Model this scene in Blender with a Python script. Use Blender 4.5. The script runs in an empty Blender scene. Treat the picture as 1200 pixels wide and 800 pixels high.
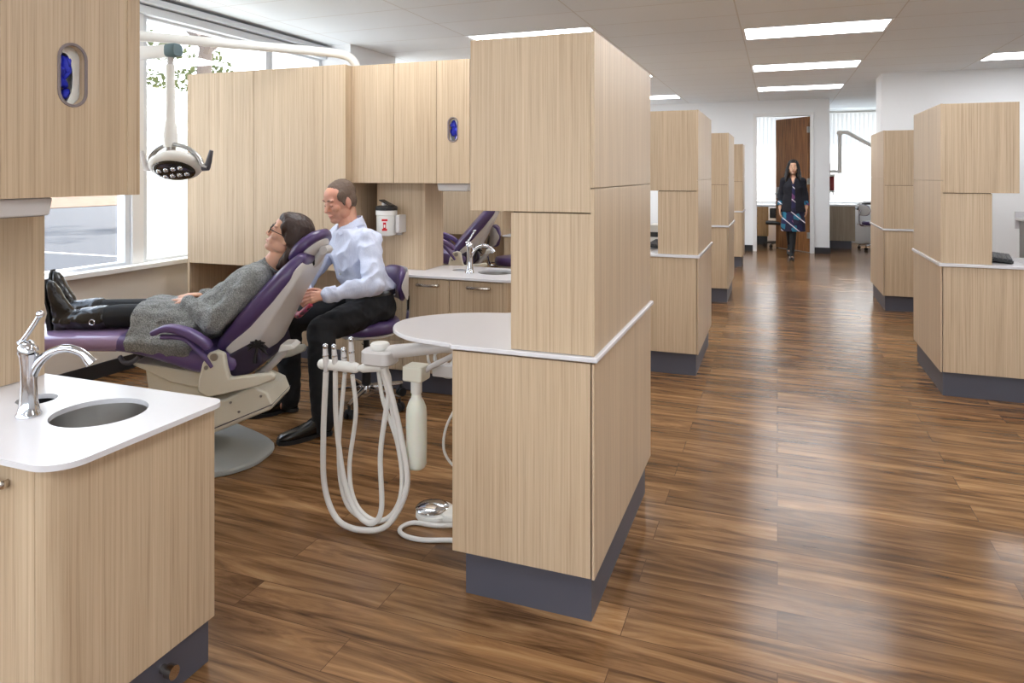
import bpy, bmesh, math, random
from mathutils import Vector, Matrix, noise
random.seed(7)
SC = bpy.context.scene
COL = SC.collection
V = Vector
PI = math.pi
# ------------------------------------------------------------------ camera geometry
FPX, HC, HY = 820.0, 1.42, 203.0
YAW = math.atan(311 / 820.0)
sn, cs = math.sin(YAW), math.cos(YAW)
def _ray(px, py):
    u, v = (px - 600) / FPX, (HY - py) / FPX
    return V((cs * u - sn, sn * u + cs, v))
def onY(px, py, y):
    d = _ray(px, py); return V((0, 0, HC)) + d * (y / d.y)
def onX(px, py, x):
    d = _ray(px, py); return V((0, 0, HC)) + d * (x / d.x)
def onZ(px, py, z):
    d = _ray(px, py); return V((0, 0, HC)) + d * ((z - HC) / d.z)

# ------------------------------------------------------------------ materials
def lin(c):
    return tuple(((v / 255) / 12.92 if v / 255 <= .04045 else ((v / 255 + .055) / 1.055) ** 2.4) for v in c) + (1,)
def newmat(name):
    m = bpy.data.materials.new(name); m.use_nodes = True
    nt = m.node_tree; b = nt.nodes['Principled BSDF']
    return m, nt, b
def simple(name, col, rough=.5, metal=0., spec=.5, bump=0, bscale=60, coat=0, sheen=0, trans=0, var=0, sss=0):
    m, nt, b = newmat(name)
    b.inputs['Base Color'].default_value = lin(col)
    b.inputs['Roughness'].default_value = rough
    b.inputs['Metallic'].default_value = metal
    b.inputs['Specular IOR Level'].default_value = spec
    b.inputs['Coat Weight'].default_value = coat
    b.inputs['Sheen Weight'].default_value = sheen
    b.inputs['Transmission Weight'].default_value = trans
    if sss:
        b.inputs['Subsurface Weight'].default_value = sss
        b.inputs['Subsurface Radius'].default_value = (.01, .004, .002)
    tc = nt.nodes.new('ShaderNodeTexCoord')
    n = nt.nodes.new('ShaderNodeTexNoise'); n.inputs['Scale'].default_value = bscale; n.inputs['Detail'].default_value = 3
    nt.links.new(tc.outputs['Object'], n.inputs['Vector'])
    if var:
        mx = nt.nodes.new('ShaderNodeMix'); mx.data_type = 'RGBA'; mx.blend_type = 'MULTIPLY'
        mx.inputs[6].default_value = lin(col); mx.inputs['Factor'].default_value = var
        nt.links.new(n.outputs['Color'], mx.inputs[7]); nt.links.new(mx.outputs[2], b.inputs['Base Color'])
    if bump:
        bp = nt.nodes.new('ShaderNodeBump'); bp.inputs['Strength'].default_value = bump; bp.inputs['Distance'].default_value = .004
        nt.links.new(n.outputs['Fac'], bp.inputs['Height']); nt.links.new(bp.outputs['Normal'], b.inputs['Normal'])
    return m
def ramp(nt, src, stops):
    r = nt.nodes.new('ShaderNodeValToRGB'); cr = r.color_ramp
    cr.elements[0].position, cr.elements[0].color = stops[0]
    cr.elements[1].position, cr.elements[1].color = stops[-1]
    for p, c in stops[1:-1]:
        e = cr.elements.new(p); e.color = c
    nt.links.new(src, r.inputs['Fac']); return r
def mapped(nt, scale, coord='Object'):
    tc = nt.nodes.new('ShaderNodeTexCoord'); mp = nt.nodes.new('ShaderNodeMapping')
    mp.inputs['Scale'].default_value = scale
    nt.links.new(tc.outputs[coord], mp.inputs['Vector']); return mp
def laminate(name, light, mid, dark, rough=.38):
    m, nt, b = newmat(name)
    mp = mapped(nt, (1, 1, .012))
    n1 = nt.nodes.new('ShaderNodeTexNoise'); n1.inputs['Scale'].default_value = 130; n1.inputs['Detail'].default_value = 4; n1.inputs['Roughness'].default_value = .7
    n2 = nt.nodes.new('ShaderNodeTexNoise'); n2.inputs['Scale'].default_value = 22; n2.inputs['Detail'].default_value = 2
    for n in (n1, n2): nt.links.new(mp.outputs[0], n.inputs['Vector'])
    r1 = ramp(nt, n1.outputs['Fac'], [(.30, lin(dark)), (.47, lin(mid)), (.68, lin(light))])
    r2 = ramp(nt, n2.outputs['Fac'], [(.3, (.86, .84, .82, 1)), (.65, (1, 1, 1, 1))])
    mx = nt.nodes.new('ShaderNodeMix'); mx.data_type = 'RGBA'; mx.blend_type = 'MULTIPLY'; mx.inputs['Factor'].default_value = .8
    nt.links.new(r1.outputs[0], mx.inputs[6]); nt.links.new(r2.outputs[0], mx.inputs[7])
    nt.links.new(mx.outputs[2], b.inputs['Base Color'])
    b.inputs['Roughness'].default_value = rough
    b.inputs['Specular IOR Level'].default_value = .45
    return m
def emit(name, col, s):
    m, nt, b = newmat(name)
    b.inputs['Base Color'].default_value = lin((235, 235, 232))
    b.inputs['Emission Color'].default_value = lin(col); b.inputs['Emission Strength'].default_value = s
    return m
def glass_mat(name, tint=(250, 251, 252), k=.92):
    m = bpy.data.materials.new(name); m.use_nodes = True; nt = m.node_tree
    nt.nodes.clear()
    o = nt.nodes.new('ShaderNodeOutputMaterial'); t = nt.nodes.new('ShaderNodeBsdfTransparent'); g = nt.nodes.new('ShaderNodeBsdfGlossy')
    t.inputs['Color'].default_value = lin(tint); g.inputs['Roughness'].default_value = .02
    mx = nt.nodes.new('ShaderNodeMixShader'); mx.inputs[0].default_value = 1 - k
    nt.links.new(t.outputs[0], mx.inputs[1]); nt.links.new(g.outputs[0], mx.inputs[2]); nt.links.new(mx.outputs[0], o.inputs['Surface'])
    return m
def translucent(name, col, tr=.5, see=0.):
    m = bpy.data.materials.new(name); m.use_nodes = True; nt = m.node_tree
    nt.nodes.clear()
    o = nt.nodes.new('ShaderNodeOutputMaterial'); d = nt.nodes.new('ShaderNodeBsdfDiffuse'); t = nt.nodes.new('ShaderNodeBsdfTranslucent')
    d.inputs['Color'].default_value = lin(col); t.inputs['Color'].default_value = lin(col)
    mx = nt.nodes.new('ShaderNodeMixShader'); mx.inputs[0].default_value = tr
    nt.links.new(d.outputs[0], mx.inputs[1]); nt.links.new(t.outputs[0], mx.inputs[2])
    out = mx.outputs[0]
    if see:
        tp = nt.nodes.new('ShaderNodeBsdfTransparent'); m2 = nt.nodes.new('ShaderNodeMixShader'); m2.inputs[0].default_value = see
        nt.links.new(out, m2.inputs[1]); nt.links.new(tp.outputs[0], m2.inputs[2]); out = m2.outputs[0]
    nt.links.new(out, o.inputs['Surface'])
    return m

M = {}
M['lam'] = laminate('oak_laminate', (210, 189, 161), (198, 175, 146), (176, 151, 123))
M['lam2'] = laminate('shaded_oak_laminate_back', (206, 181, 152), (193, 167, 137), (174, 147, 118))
M['counter'] = simple('white_solid_surface', (224, 223, 227), .25, spec=.5, var=.05, bscale=300)
M['kick'] = simple('charcoal_plinth', (82, 82, 92), .45)
M['gap'] = simple('cabinet_gap_shade', (92, 74, 56), .8)  # dark brown that paints in the shade of seams and hollows
M['chrome'] = simple('chrome', (215, 217, 222), .09, 1)
M['steel'] = simple('brushed_steel', (178, 176, 173), .33, 1)
M['nickel'] = simple('satin_nickel', (196, 188, 178), .22, 1)
M['wallw'] = simple('white_wall_paint', (246, 248, 250), .75, bump=.05, bscale=400)
M['walltan'] = simple('warm_wall_paint', (226, 219, 210), .75, bump=.05, bscale=400)
M['trimw'] = simple('white_trim', (240, 240, 240), .4)
M['alu'] = simple('window_frame_paint', (222, 226, 230), .35)
M['black'] = simple('black_plastic', (22, 22, 24), .4)
M['blackr'] = simple('black_rubber', (26, 26, 28), .6)
M['base'] = simple('black_baseboard', (40, 40, 44), .5)
M['vinyl'] = simple('purple_vinyl', (104, 84, 138), .32, spec=.55, bump=.12, bscale=90, coat=.25)
M['vinyld'] = simple('deep_purple_vinyl', (78, 58, 106), .34, spec=.55, bump=.12, bscale=90, coat=.2)
M['vinylcov'] = simple('clear_cover_over_vinyl', (168, 142, 184), .12, spec=.7, coat=.8)
M['shell'] = simple('pale_grey_plastic', (208, 204, 202), .35)
M['cream'] = simple('cream_plastic', (232, 229, 214), .35)
M['white'] = simple('white_plastic', (238, 237, 232), .35)
M['baseplate'] = simple('grey_base_plate', (168, 172, 170), .45)
M['hose'] = simple('hose_rubber', (226, 224, 220), .45)
M['bottle'] = simple('milky_bottle', (236, 238, 226), .35, sss=.2)
M['blue'] = simple('nitrile_blue', (48, 60, 205), .5)
M['red'] = simple('label_red', (205, 32, 40), .5)
M['redc'] = simple('dark_red_container', (150, 36, 38), .45)
M['walnut'] = None
M['skin'] = simple('skin', (226, 176, 150), .5, sss=.15, var=.12, bscale=18)
M['skinm'] = simple('ruddy_skin', (219, 162, 138), .5, sss=.15, var=.18, bscale=20)
M['skina'] = simple('light_skin', (222, 178, 150), .5, sss=.15)
M['lip'] = simple('lips', (188, 112, 104), .45)
M['hairb'] = simple('dark_brown_hair', (54, 35, 28), .45, bump=.6, bscale=140)
M['hairg'] = simple('greying_brown_hair', (112, 92, 78), .6, bump=.6, bscale=220, var=.35)
M['hairk'] = simple('black_hair', (24, 20, 22), .4, bump=.5, bscale=140)
M['brow'] = simple('eyebrow', (70, 52, 42), .7)
M['eyew'] = simple('eye_white', (232, 228, 222), .3)
M['iris'] = simple('iris', (60, 45, 35), .25)
M['trouser'] = simple('black_trousers', (15, 16, 21), .8, bump=.2, bscale=300)
M['leather'] = simple('black_leather', (20, 20, 22), .27, spec=.55, bump=.04, bscale=200, coat=.25)
M['stocking'] = simple('black_stocking', (26, 28, 31), .8)
M['cardigan'] = simple('black_cardigan', (25, 26, 36), .85, bump=.4, bscale=250)
M['grey'] = simple('grey_laminate', (136, 134, 136), .45)
M['desk'] = laminate('honey_wood', (208, 170, 118), (190, 148, 96), (160, 118, 72))
M['asphalt'] = simple('asphalt', (58, 60, 66), .9, bump=.3, bscale=40, var=.3)
M['bark'] = simple('bark', (112, 98, 88), .9, bump=.8, bscale=30)
M['leafg'] = translucent('leaves_green', (98, 104, 66), .3)
M['bounce'] = simple('pale_light_bounce', (206, 204, 198), .9, bump=.2, bscale=30, var=.1)  # pale tone for the added ground that reflects daylight indoors
M['line'] = simple('road_line_paint', (236, 236, 232), .7)
M['glass'] = glass_mat('window_glass')
M['film'] = translucent('frosted_film', (214, 215, 206), .75, .5)
M['blind'] = translucent('blind_fabric', (240, 240, 240), .66)
M['panel'] = emit('light_panel_diffuser', (248, 251, 255), 17.0)

def mk_walnut():
    m, nt, b = newmat('walnut_veneer')
    mp = mapped(nt, (1, 1, .05))
    n1 = nt.nodes.new('ShaderNodeTexNoise'); n1.inputs['Scale'].default_value = 45; n1.inputs['Detail'].default_value = 5; n1.inputs['Distortion'].default_value = .4
    nt.links.new(mp.outputs[0], n1.inputs['Vector'])
    r = ramp(nt, n1.outputs['Fac'], [(.3, lin((98, 62, 34))), (.5, lin((136, 90, 52))), (.7, lin((160, 112, 68)))])
    nt.links.new(r.outputs[0], b.inputs['Base Color']); b.inputs['Roughness'].default_value = .4
    return m
M['walnut'] = mk_walnut()

def mk_floor():
    m, nt, b = newmat('wood_plank_vinyl')
    mp = mapped(nt, (1, 1, 1))
    br = nt.nodes.new('ShaderNodeTexBrick')
    br.offset = .37; br.offset_frequency = 2; br.squash = 1
    br.inputs['Scale'].default_value = 1
    br.inputs['Brick Width'].default_value = 1.22; br.inputs['Row Height'].default_value = .152
    br.inputs['Mortar Size'].default_value = .0012; br.inputs['Mortar Smooth'].default_value = .1; br.inputs['Bias'].default_value = 0
    br.inputs['Color1'].default_value = (0, 0, 0, 1); br.inputs['Color2'].default_value = (1, 1, 1, 1); br.inputs['Mortar'].default_value = (.5, .5, .5, 1)
    nt.links.new(mp.outputs[0], br.inputs['Vector'])
    # per plank shift so that the grain breaks at every seam
    sep = nt.nodes.new('ShaderNodeVectorMath'); sep.operation = 'SCALE'; sep.inputs['Scale'].default_value = 7.0
    nt.links.new(br.outputs['Color'], sep.inputs[0])
    add = nt.nodes.new('ShaderNodeVectorMath'); add.operation = 'ADD'
    nt.links.new(mp.outputs[0], add.inputs[0]); nt.links.new(sep.outputs[0], add.inputs[1])
    def grain(scale, sc, detail, dist):
        mm = nt.nodes.new('ShaderNodeMapping'); mm.inputs['Scale'].default_value = scale
        nt.links.new(add.outputs[0], mm.inputs['Vector'])
        n = nt.nodes.new('ShaderNodeTexNoise'); n.inputs['Scale'].default_value = sc; n.inputs['Detail'].default_value = detail; n.inputs['Distortion'].default_value = dist
        n.inputs['Roughness'].default_value = .62
        nt.links.new(mm.outputs[0], n.inputs['Vector']); return n
    g1 = grain((.42, 4.4, 1), 2.8, 6, 1.7)
    g2 = grain((1.5, 40, 1), 3.2, 3, .3)
    g3 = grain((.55, 3.2, 1), 2.0, 2, .5)
    r1 = ramp(nt, g1.outputs['Fac'], [(.28, lin((76, 52, 32))), (.42, lin((126, 91, 58))), (.55, lin((163, 122, 82))), (.74, lin((196, 157, 113)))])
    r2 = ramp(nt, g2.outputs['Fac'], [(.3, (.72, .70, .68, 1)), (.6, (1, 1, 1, 1))])
    r3 = ramp(nt, g3.outputs['Fac'], [(.3, (.62, .60, .58, 1)), (.7, (1.0, 1.0, 1.0, 1))])
    r4 = ramp(nt, br.outputs['Color'], [(0, (.66, .64, .62, 1)), (.5, (.85, .84, .83, 1)), (1, (1.0, 1.0, 1.0, 1))])
    last = r1.outputs[0]
    for r, f in ((r2, .40), (r3, .75), (r4, 1.0)):
        mx = nt.nodes.new('ShaderNodeMix'); mx.data_type = 'RGBA'; mx.blend_type = 'MULTIPLY'; mx.inputs['Factor'].default_value = f
        nt.links.new(last, mx.inputs[6]); nt.links.new(r.outputs[0], mx.inputs[7]); last = mx.outputs[2]
    mo = nt.nodes.new('ShaderNodeMix'); mo.data_type = 'RGBA'; mo.inputs[7].default_value = lin((82, 56, 36))
    nt.links.new(br.outputs['Fac'], mo.inputs['Factor']); nt.links.new(last, mo.inputs[6])
    nt.links.new(mo.outputs[2], b.inputs['Base Color'])
    rr = ramp(nt, g2.outputs['Fac'], [(.3, (.16, .16, .16, 1)), (.7, (.23, .23, .23, 1))])
    nt.links.new(rr.outputs[0], b.inputs['Roughness'])
    b.inputs['Specular IOR Level'].default_value = .36
    bp = nt.nodes.new('ShaderNodeBump'); bp.inputs['Strength'].default_value = .12; bp.inputs['Distance'].default_value = .002
    nt.links.new(g2.outputs['Fac'], bp.inputs['Height']); nt.links.new(bp.outputs['Normal'], b.inputs['Normal'])
    return m
M['floor'] = mk_floor()

def mk_ceiling():
    m, nt, b = newmat('acoustic_tile')
    tc = nt.nodes.new('ShaderNodeTexCoord'); mp = nt.nodes.new('ShaderNodeMapping'); mp.inputs['Location'].default_value = (.31 + 12.5, 4.95, 0)
    nt.links.new(tc.outputs['Object'], mp.inputs['Vector'])
    br = nt.nodes.new('ShaderNodeTexBrick'); br.offset = 0; br.squash = 1
    br.inputs['Scale'].default_value = 1; br.inputs['Brick Width'].default_value = 1.25; br.inputs['Row Height'].default_value = .5825
    br.inputs['Mortar Size'].default_value = .006; br.inputs['Mortar Smooth'].default_value = .3
    br.inputs['Color1'].default_value = lin((244, 249, 253)); br.inputs['Color2'].default_value = lin((241, 246, 250)); br.inputs['Mortar'].default_value = lin((222, 222, 220))
    nt.links.new(mp.outputs[0], br.inputs['Vector'])
    n = nt.nodes.new('ShaderNodeTexNoise'); n.inputs['Scale'].default_value = 260
    nt.links.new(tc.outputs['Object'], n.inputs['Vector'])
    nt.links.new(br.outputs['Color'], b.inputs['Base Color']); b.inputs['Roughness'].default_value = .9
    bp = nt.nodes.new('ShaderNodeBump'); bp.inputs['Strength'].default_value = .15; bp.inputs['Distance'].default_value = .003
    nt.links.new(n.outputs['Fac'], bp.inputs['Height']); nt.links.new(bp.outputs['Normal'], b.inputs['Normal'])
    return m
M['ceil'] = mk_ceiling()

def mk_shirt():
    m, nt, b = newmat('pale_blue_shirt')
    mp = mapped(nt, (1, 1, .02))
    w = nt.nodes.new('ShaderNodeTexNoise'); w.inputs['Scale'].default_value = 420
    nt.links.new(mp.outputs[0], w.inputs['Vector'])
    r = ramp(nt, w.outputs['Fac'], [(.42, lin((200, 207, 230))), (.58, lin((213, 219, 238)))])
    nt.links.new(r.outputs[0], b.inputs['Base Color']); b.inputs['Roughness'].default_value = .75
    return m
M['shirt'] = mk_shirt()
def mk_knit():
    m, nt, b = newmat('grey_cable_knit')
    mp = mapped(nt, (1, 1, 1))
    v = nt.nodes.new('ShaderNodeTexVoronoi'); v.inputs['Scale'].default_value = 150
    w = nt.nodes.new('ShaderNodeTexWave'); w.inputs['Scale'].default_value = 7; w.bands_direction = 'Y'; w.inputs['Distortion'].default_value = 2.2; w.inputs['Detail Scale'].default_value = 6
    n = nt.nodes.new('ShaderNodeTexNoise'); n.inputs['Scale'].default_value = 220
    for q in (v, w, n): nt.links.new(mp.outputs[0], q.inputs['Vector'])
    r = ramp(nt, v.outputs['Distance'], [(.1, lin((172, 174, 172))), (.75, lin((130, 133, 133)))])
    r2 = ramp(nt, w.outputs['Fac'], [(.1, (.72, .72, .72, 1)), (.5, (1, 1, 1, 1))])
    mx = nt.nodes.new('ShaderNodeMix'); mx.data_type = 'RGBA'; mx.blend_type = 'MULTIPLY'; mx.inputs['Factor'].default_value = .7
    nt.links.new(r.outputs[0], mx.inputs[6]); nt.links.new(r2.outputs[0], mx.inputs[7])
    nt.links.new(mx.outputs[2], b.inputs['Base Color']); b.inputs['Roughness'].default_value = .95
    bp = nt.nodes.new('ShaderNodeBump'); bp.inputs['Strength'].default_value = .9; bp.inputs['Distance'].default_value = .0045; bp.invert = True
    nt.links.new(v.outputs['Distance'], bp.inputs['Height']); nt.links.new(bp.outputs['Normal'], b.inputs['Normal'])
    return m
M['knit'] = mk_knit()
def mk_dress():
    m, nt, b = newmat('teal_navy_patterned_dress')
    mp = mapped(nt, (1, .3, 1)); mp.inputs['Rotation'].default_value = (0, -.7, 0)
    v = nt.nodes.new('ShaderNodeTexVoronoi'); v.inputs['Scale'].default_value = 11
    nt.links.new(mp.outputs[0], v.inputs['Vector'])
    r = ramp(nt, v.outputs['Color'], [(0, lin((38, 36, 78))), (.35, lin((44, 120, 150))), (.55, lin((32, 32, 60))), (.8, lin((120, 70, 120))), (1, lin((40, 132, 150)))])
    r.color_ramp.interpolation = 'CONSTANT'
    w = nt.nodes.new('ShaderNodeTexWave'); w.inputs['Scale'].default_value = 1.9; w.bands_direction = 'Z'
    nt.links.new(mp.outputs[0], w.inputs['Vector'])
    r2 = ramp(nt, w.outputs['Fac'], [(.975, (0, 0, 0, 1)), (.985, (1, 1, 1, 1))])
    mx = nt.nodes.new('ShaderNodeMix'); mx.data_type = 'RGBA'; mx.inputs[7].default_value = lin((225, 220, 230))
    nt.links.new(r2.outputs[0], mx.inputs['Factor']); nt.links.new(r.outputs[0], mx.inputs[6])
    nt.links.new(mx.outputs[2], b.inputs['Base Color']); b.inputs['Roughness'].default_value = .8
    return m
M['dress'] = mk_dress()
def mk_verge():
    m, nt, b = newmat('leaf_strewn_verge')
    mp = mapped(nt, (1, 1, 1))
    n = nt.nodes.new('ShaderNodeTexVoronoi'); n.inputs['Scale'].default_value = 5.0
    nt.links.new(mp.outputs[0], n.inputs['Vector'])
    r = ramp(nt, n.outputs['Color'], [(0, lin((62, 58, 42))), (.35, lin((96, 62, 40))), (.7, lin((116, 86, 60))), (1, lin((88, 80, 70)))])
    nt.links.new(r.outputs[0], b.inputs['Base Color']); b.inputs['Roughness'].default_value = .9
    return m
M['verge'] = mk_verge()

# ------------------------------------------------------------------ mesh builder
LOC = {}
def tag(o, label, cat=None, group=None, kind=None):
    if label: o['label'] = label
    if cat: o['category'] = cat
    if group: o['group'] = group
    if kind: o['kind'] = kind
    return o
def thing(name, loc, label, cat, group=None, kind=None):
    o = bpy.data.objects.new(name, None); COL.objects.link(o); o.empty_display_size = .1
    o.location = V(loc); LOC[o] = V(loc)
    return tag(o, label, cat, group, kind)
def finish(me, name, mat, parent, angle=40, bev=0, origin=None):
    for p in me.polygons: p.use_smooth = True
    me.set_sharp_from_angle(angle=math.radians(angle))
    mats = mat if isinstance(mat, (list, tuple)) else [mat]
    if not me.materials:
        for q in mats: me.materials.append(q)
    if parent is not None: org = LOC[parent]
    elif origin is not None: org = V(origin)
    else:
        c = [v.co for v in me.vertices]
        org = V(((min(v.x for v in c) + max(v.x for v in c)) / 2, (min(v.y for v in c) + max(v.y for v in c)) / 2, min(v.z for v in c)))
    me.transform(Matrix.Translation(-org))
    o = bpy.data.objects.new(name, me); COL.objects.link(o)
    LOC[o] = org.copy()
    if parent is not None: o.parent = parent
    else: o.location = org
    if bev:
        b = o.modifiers.new('edge', 'BEVEL'); b.width = bev; b.segments = 2; b.limit_method = 'ANGLE'; b.angle_limit = math.radians(50)
        b.harden_normals = True
    return o
def spline(pts, n=8, closed=False):
    pts = [V(p) for p in pts]; out = []
    N = len(pts); rng = N if closed else N - 1
    for i in range(rng):
        p1, p2 = pts[i], pts[(i + 1) % N]
        p0 = pts[i - 1] if (closed or i > 0) else p1 * 2 - p2
        p3 = pts[(i + 2) % N] if (closed or i + 2 < N) else p2 * 2 - p1
        for k in range(n):
            t = k / n
            out.append(.5 * ((2 * p1) + (p2 - p0) * t + (2 * p0 - 5 * p1 + 4 * p2 - p3) * t * t + (3 * p1 - p0 - 3 * p2 + p3) * t ** 3))
    if not closed: out.append(pts[-1])
    return out
class MB:
    def __init__(s): s.bm = bmesh.new(); s.mi = 0
    def _f(s, vs):
        try:
            f = s.bm.faces.new(vs); f.material_index = s.mi; return f
        except ValueError: return None
    def box(s, a, b, Mx=None):
        (x0, y0, z0), (x1, y1, z1) = a, b
        x0, x1 = min(x0, x1), max(x0, x1); y0, y1 = min(y0, y1), max(y0, y1); z0, z1 = min(z0, z1), max(z0, z1)
        c = [V((x, y, z)) for z in (z0, z1) for x, y in ((x0, y0), (x1, y0), (x1, y1), (x0, y1))]
        if Mx: c = [Mx @ v for v in c]
        v = [s.bm.verts.new(p) for p in c]
        for q in ((3, 2, 1, 0), (4, 5, 6, 7), (0, 1, 5, 4), (1, 2, 6, 5), (2, 3, 7, 6), (3, 0, 4, 7)): s._f([v[i] for i in q])
        return s
    def loft(s, loops, cap=True, closed=False):
        R = [[s.bm.verts.new(p) for p in l] for l in loops]; n = len(R[0])
        pairs = list(zip(R, R[1:])) + ([(R[-1], R[0])] if closed else [])
        for a, b in pairs:
            for i in range(n): s._f([a[i], a[(i + 1) % n], b[(i + 1) % n], b[i]])
        if cap and not closed:
            s._f(R[0][::-1]); s._f(R[-1])
        return s
    def tube(s, pts, r, seg=12, closed=False, cap=True, flat=1.0, up=None):
        pts = [V(p) for p in pts]; n = len(pts)
        rs = r if isinstance(r, (list, tuple)) else [r] * n
        loops = []; ref = V(up) if up else None
        for i, p in enumerate(pts):
            a = pts[i - 1] if (i > 0 or closed) else p; b = pts[(i + 1) % n] if (i < n - 1 or closed) else p
            t = (b - a).normalized()
            if ref is None: ref = t.orthogonal()
            u = (ref - t * ref.dot(t))
            u = u.normalized() if u.length > 1e-6 else t.orthogonal().normalized()
            if not up: ref = u
            w = t.cross(u)
            loops.append([p + (u * math.cos(k * 2 * PI / seg) * flat + w * math.sin(k * 2 * PI / seg)) * rs[i] for k in range(seg)])
        return s.loft(loops, cap, closed)
    def cyl(s, a, b, r, r2=None, seg=20): return s.tube([a, b], [r, r if r2 is None else r2], seg)
    def lathe(s, prof, c=(0, 0, 0), seg=28, Mx=None, sx=1, sy=1):
        c = V(c); loops = []
        for r, z in prof:
            r = max(r, 1e-4)
            l = [V((r * sx * math.cos(k * 2 * PI / seg), r * sy * math.sin(k * 2 * PI / seg), z)) for k in range(seg)]
            loops.append([(Mx @ p if Mx else p) + c for p in l])
        return s.loft(loops)
    def ell(s, c, r, Mx=None, seg=20, rings=12):
        c = V(c); r = V(r) if not isinstance(r, (int, float)) else V((r, r, r))
        loops = []
        for i in range(1, rings):
            th = PI * i / rings
            l = [V((r.x * math.sin(th) * math.cos(k * 2 * PI / seg), r.y * math.sin(th) * math.sin(k * 2 * PI / seg), -r.z * math.cos(th))) for k in range(seg)]
            loops.append([(Mx @ p if Mx else p) + c for p in l])
        return s.loft(loops)
    def prism(s, poly, y0, y1):          # polygon in x-z, extruded along y
        return s.loft([[V((x, y0, z)) for x, z in poly], [V((x, y1, z)) for x, z in poly]])
    def prismz(s, poly, z0, z1):
        return s.loft([[V((x, y, z0)) for x, y in poly], [V((x, y, z1)) for x, y in poly]])
    def chain(s, pr, seg=14):            # tapered limb with round joints
        for p, r in pr: s.ell(p, r, seg=seg, rings=8)
        for (p, r), (q, t) in zip(pr, pr[1:]):
            if (V(q) - V(p)).length > 1e-5: s.tube([p, q], [r, t], seg)
        return s
    def build(s, name, mat, parent=None, angle=40, bev=0, origin=None):
        bmesh.ops.recalc_face_normals(s.bm, faces=s.bm.faces)
        me = bpy.data.meshes.new(name); s.bm.to_mesh(me); s.bm.free()
        return finish(me, name, mat, parent, angle, bev, origin)
    def blob(s, name, mat, parent=None, vox=.006, it=6, wr=0, wf=14, wdir=None, origin=None, fac=.5):
        bmesh.ops.recalc_face_normals(s.bm, faces=s.bm.faces)
        me = bpy.data.meshes.new(name); s.bm.to_mesh(me); s.bm.free()
        t = bpy.data.objects.new('tmp', me); COL.objects.link(t)
        r = t.modifiers.new('r', 'REMESH'); r.mode = 'VOXEL'; r.voxel_size = vox; r.adaptivity = 0
        if it:
            k = t.modifiers.new('s', 'SMOOTH'); k.factor = fac; k.iterations = it
        dg = bpy.context.evaluated_depsgraph_get()
        nm = bpy.data.meshes.new_from_object(t.evaluated_get(dg)); nm.name = name
        bpy.data.objects.remove(t); bpy.data.meshes.remove(me)
        if wr:
            nrm = [v.normal.copy() for v in nm.vertices]
            for v, n in zip(nm.vertices, nrm):
                p = v.co.copy()
                if wdir: p = V((p.x * wdir[0], p.y * wdir[1], p.z * wdir[2]))
                d = noise.noise(p * wf) + .5 * noise.noise(p * wf * 2.3 + V((5, 3, 1)))
                d = -abs(d) * 1.5 + .45
                v.co += n * (wr * d)
        nm.materials.clear()
        return finish(nm, name, mat, parent, 180, 0, origin)
def plate(name, outline, holes, t, Mx, mat, parent=None, bev=0, origin=None):
    cu = bpy.data.curves.new('t', 'CURVE'); cu.dimensions = '2D'; cu.fill_mode = 'BOTH'; cu.extrude = t / 2
    for poly in [outline] + list(holes):
        sp = cu.splines.new('POLY'); sp.points.add(len(poly) - 1)
        for p, (x, y) in zip(sp.points, poly): p.co = (x, y, 0, 1)
        sp.use_cyclic_u = True
    t_ = bpy.data.objects.new('t', cu); COL.objects.link(t_)
    me = bpy.data.meshes.new_from_object(t_.evaluated_get(bpy.context.evaluated_depsgraph_get()))
    bpy.data.objects.remove(t_)
    bm = bmesh.new(); bm.from_mesh(me); bmesh.ops.remove_doubles(bm, verts=bm.verts, dist=1e-5)
    bmesh.ops.recalc_face_normals(bm, faces=bm.faces)
    bm.to_mesh(me); bm.free(); me.name = name
    me.transform(Matrix.Translation((0, 0, t / 2))); me.transform(Mx); me.materials.clear()
    return finish(me, name, mat, parent, 35, bev, origin)
def oval(cx, cy, rx, ry, n=36): return [(cx + rx * math.cos(2 * PI * k / n), cy + ry * math.sin(2 * PI * k / n)) for k in range(n)]
def slot(cx, cy, w, h, n=12):
    r = w / 2; o = []
    for k in range(n + 1): o.append((cx + r * math.cos(PI * k / n), cy + h / 2 - r + r * math.sin(PI * k / n)))
    for k in range(n + 1): o.append((cx - r * math.cos(PI * k / n), cy - h / 2 + r - r * math.sin(PI * k / n)))
    return o
def rrect(x0, y0, x1, y1, rs, n=6):      # rs: radii at (x0y0, x1y0, x1y1, x0y1)
    o = []
    for (cx, cy, a0), r in zip(((x0, y0, PI), (x1, y0, 1.5 * PI), (x1, y1, 0), (x0, y1, .5 * PI)), rs):
        if r <= 0: o.append((cx, cy)); continue
        ox = cx + (r if cx == x0 else -r); oy = cy + (r if cy == y0 else -r)
        for k in range(n + 1): o.append((ox + r * math.cos(a0 + k / n * PI / 2), oy + r * math.sin(a0 + k / n * PI / 2)))
    return o
TZ = lambda z: Matrix.Translation((0, 0, z))
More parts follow.
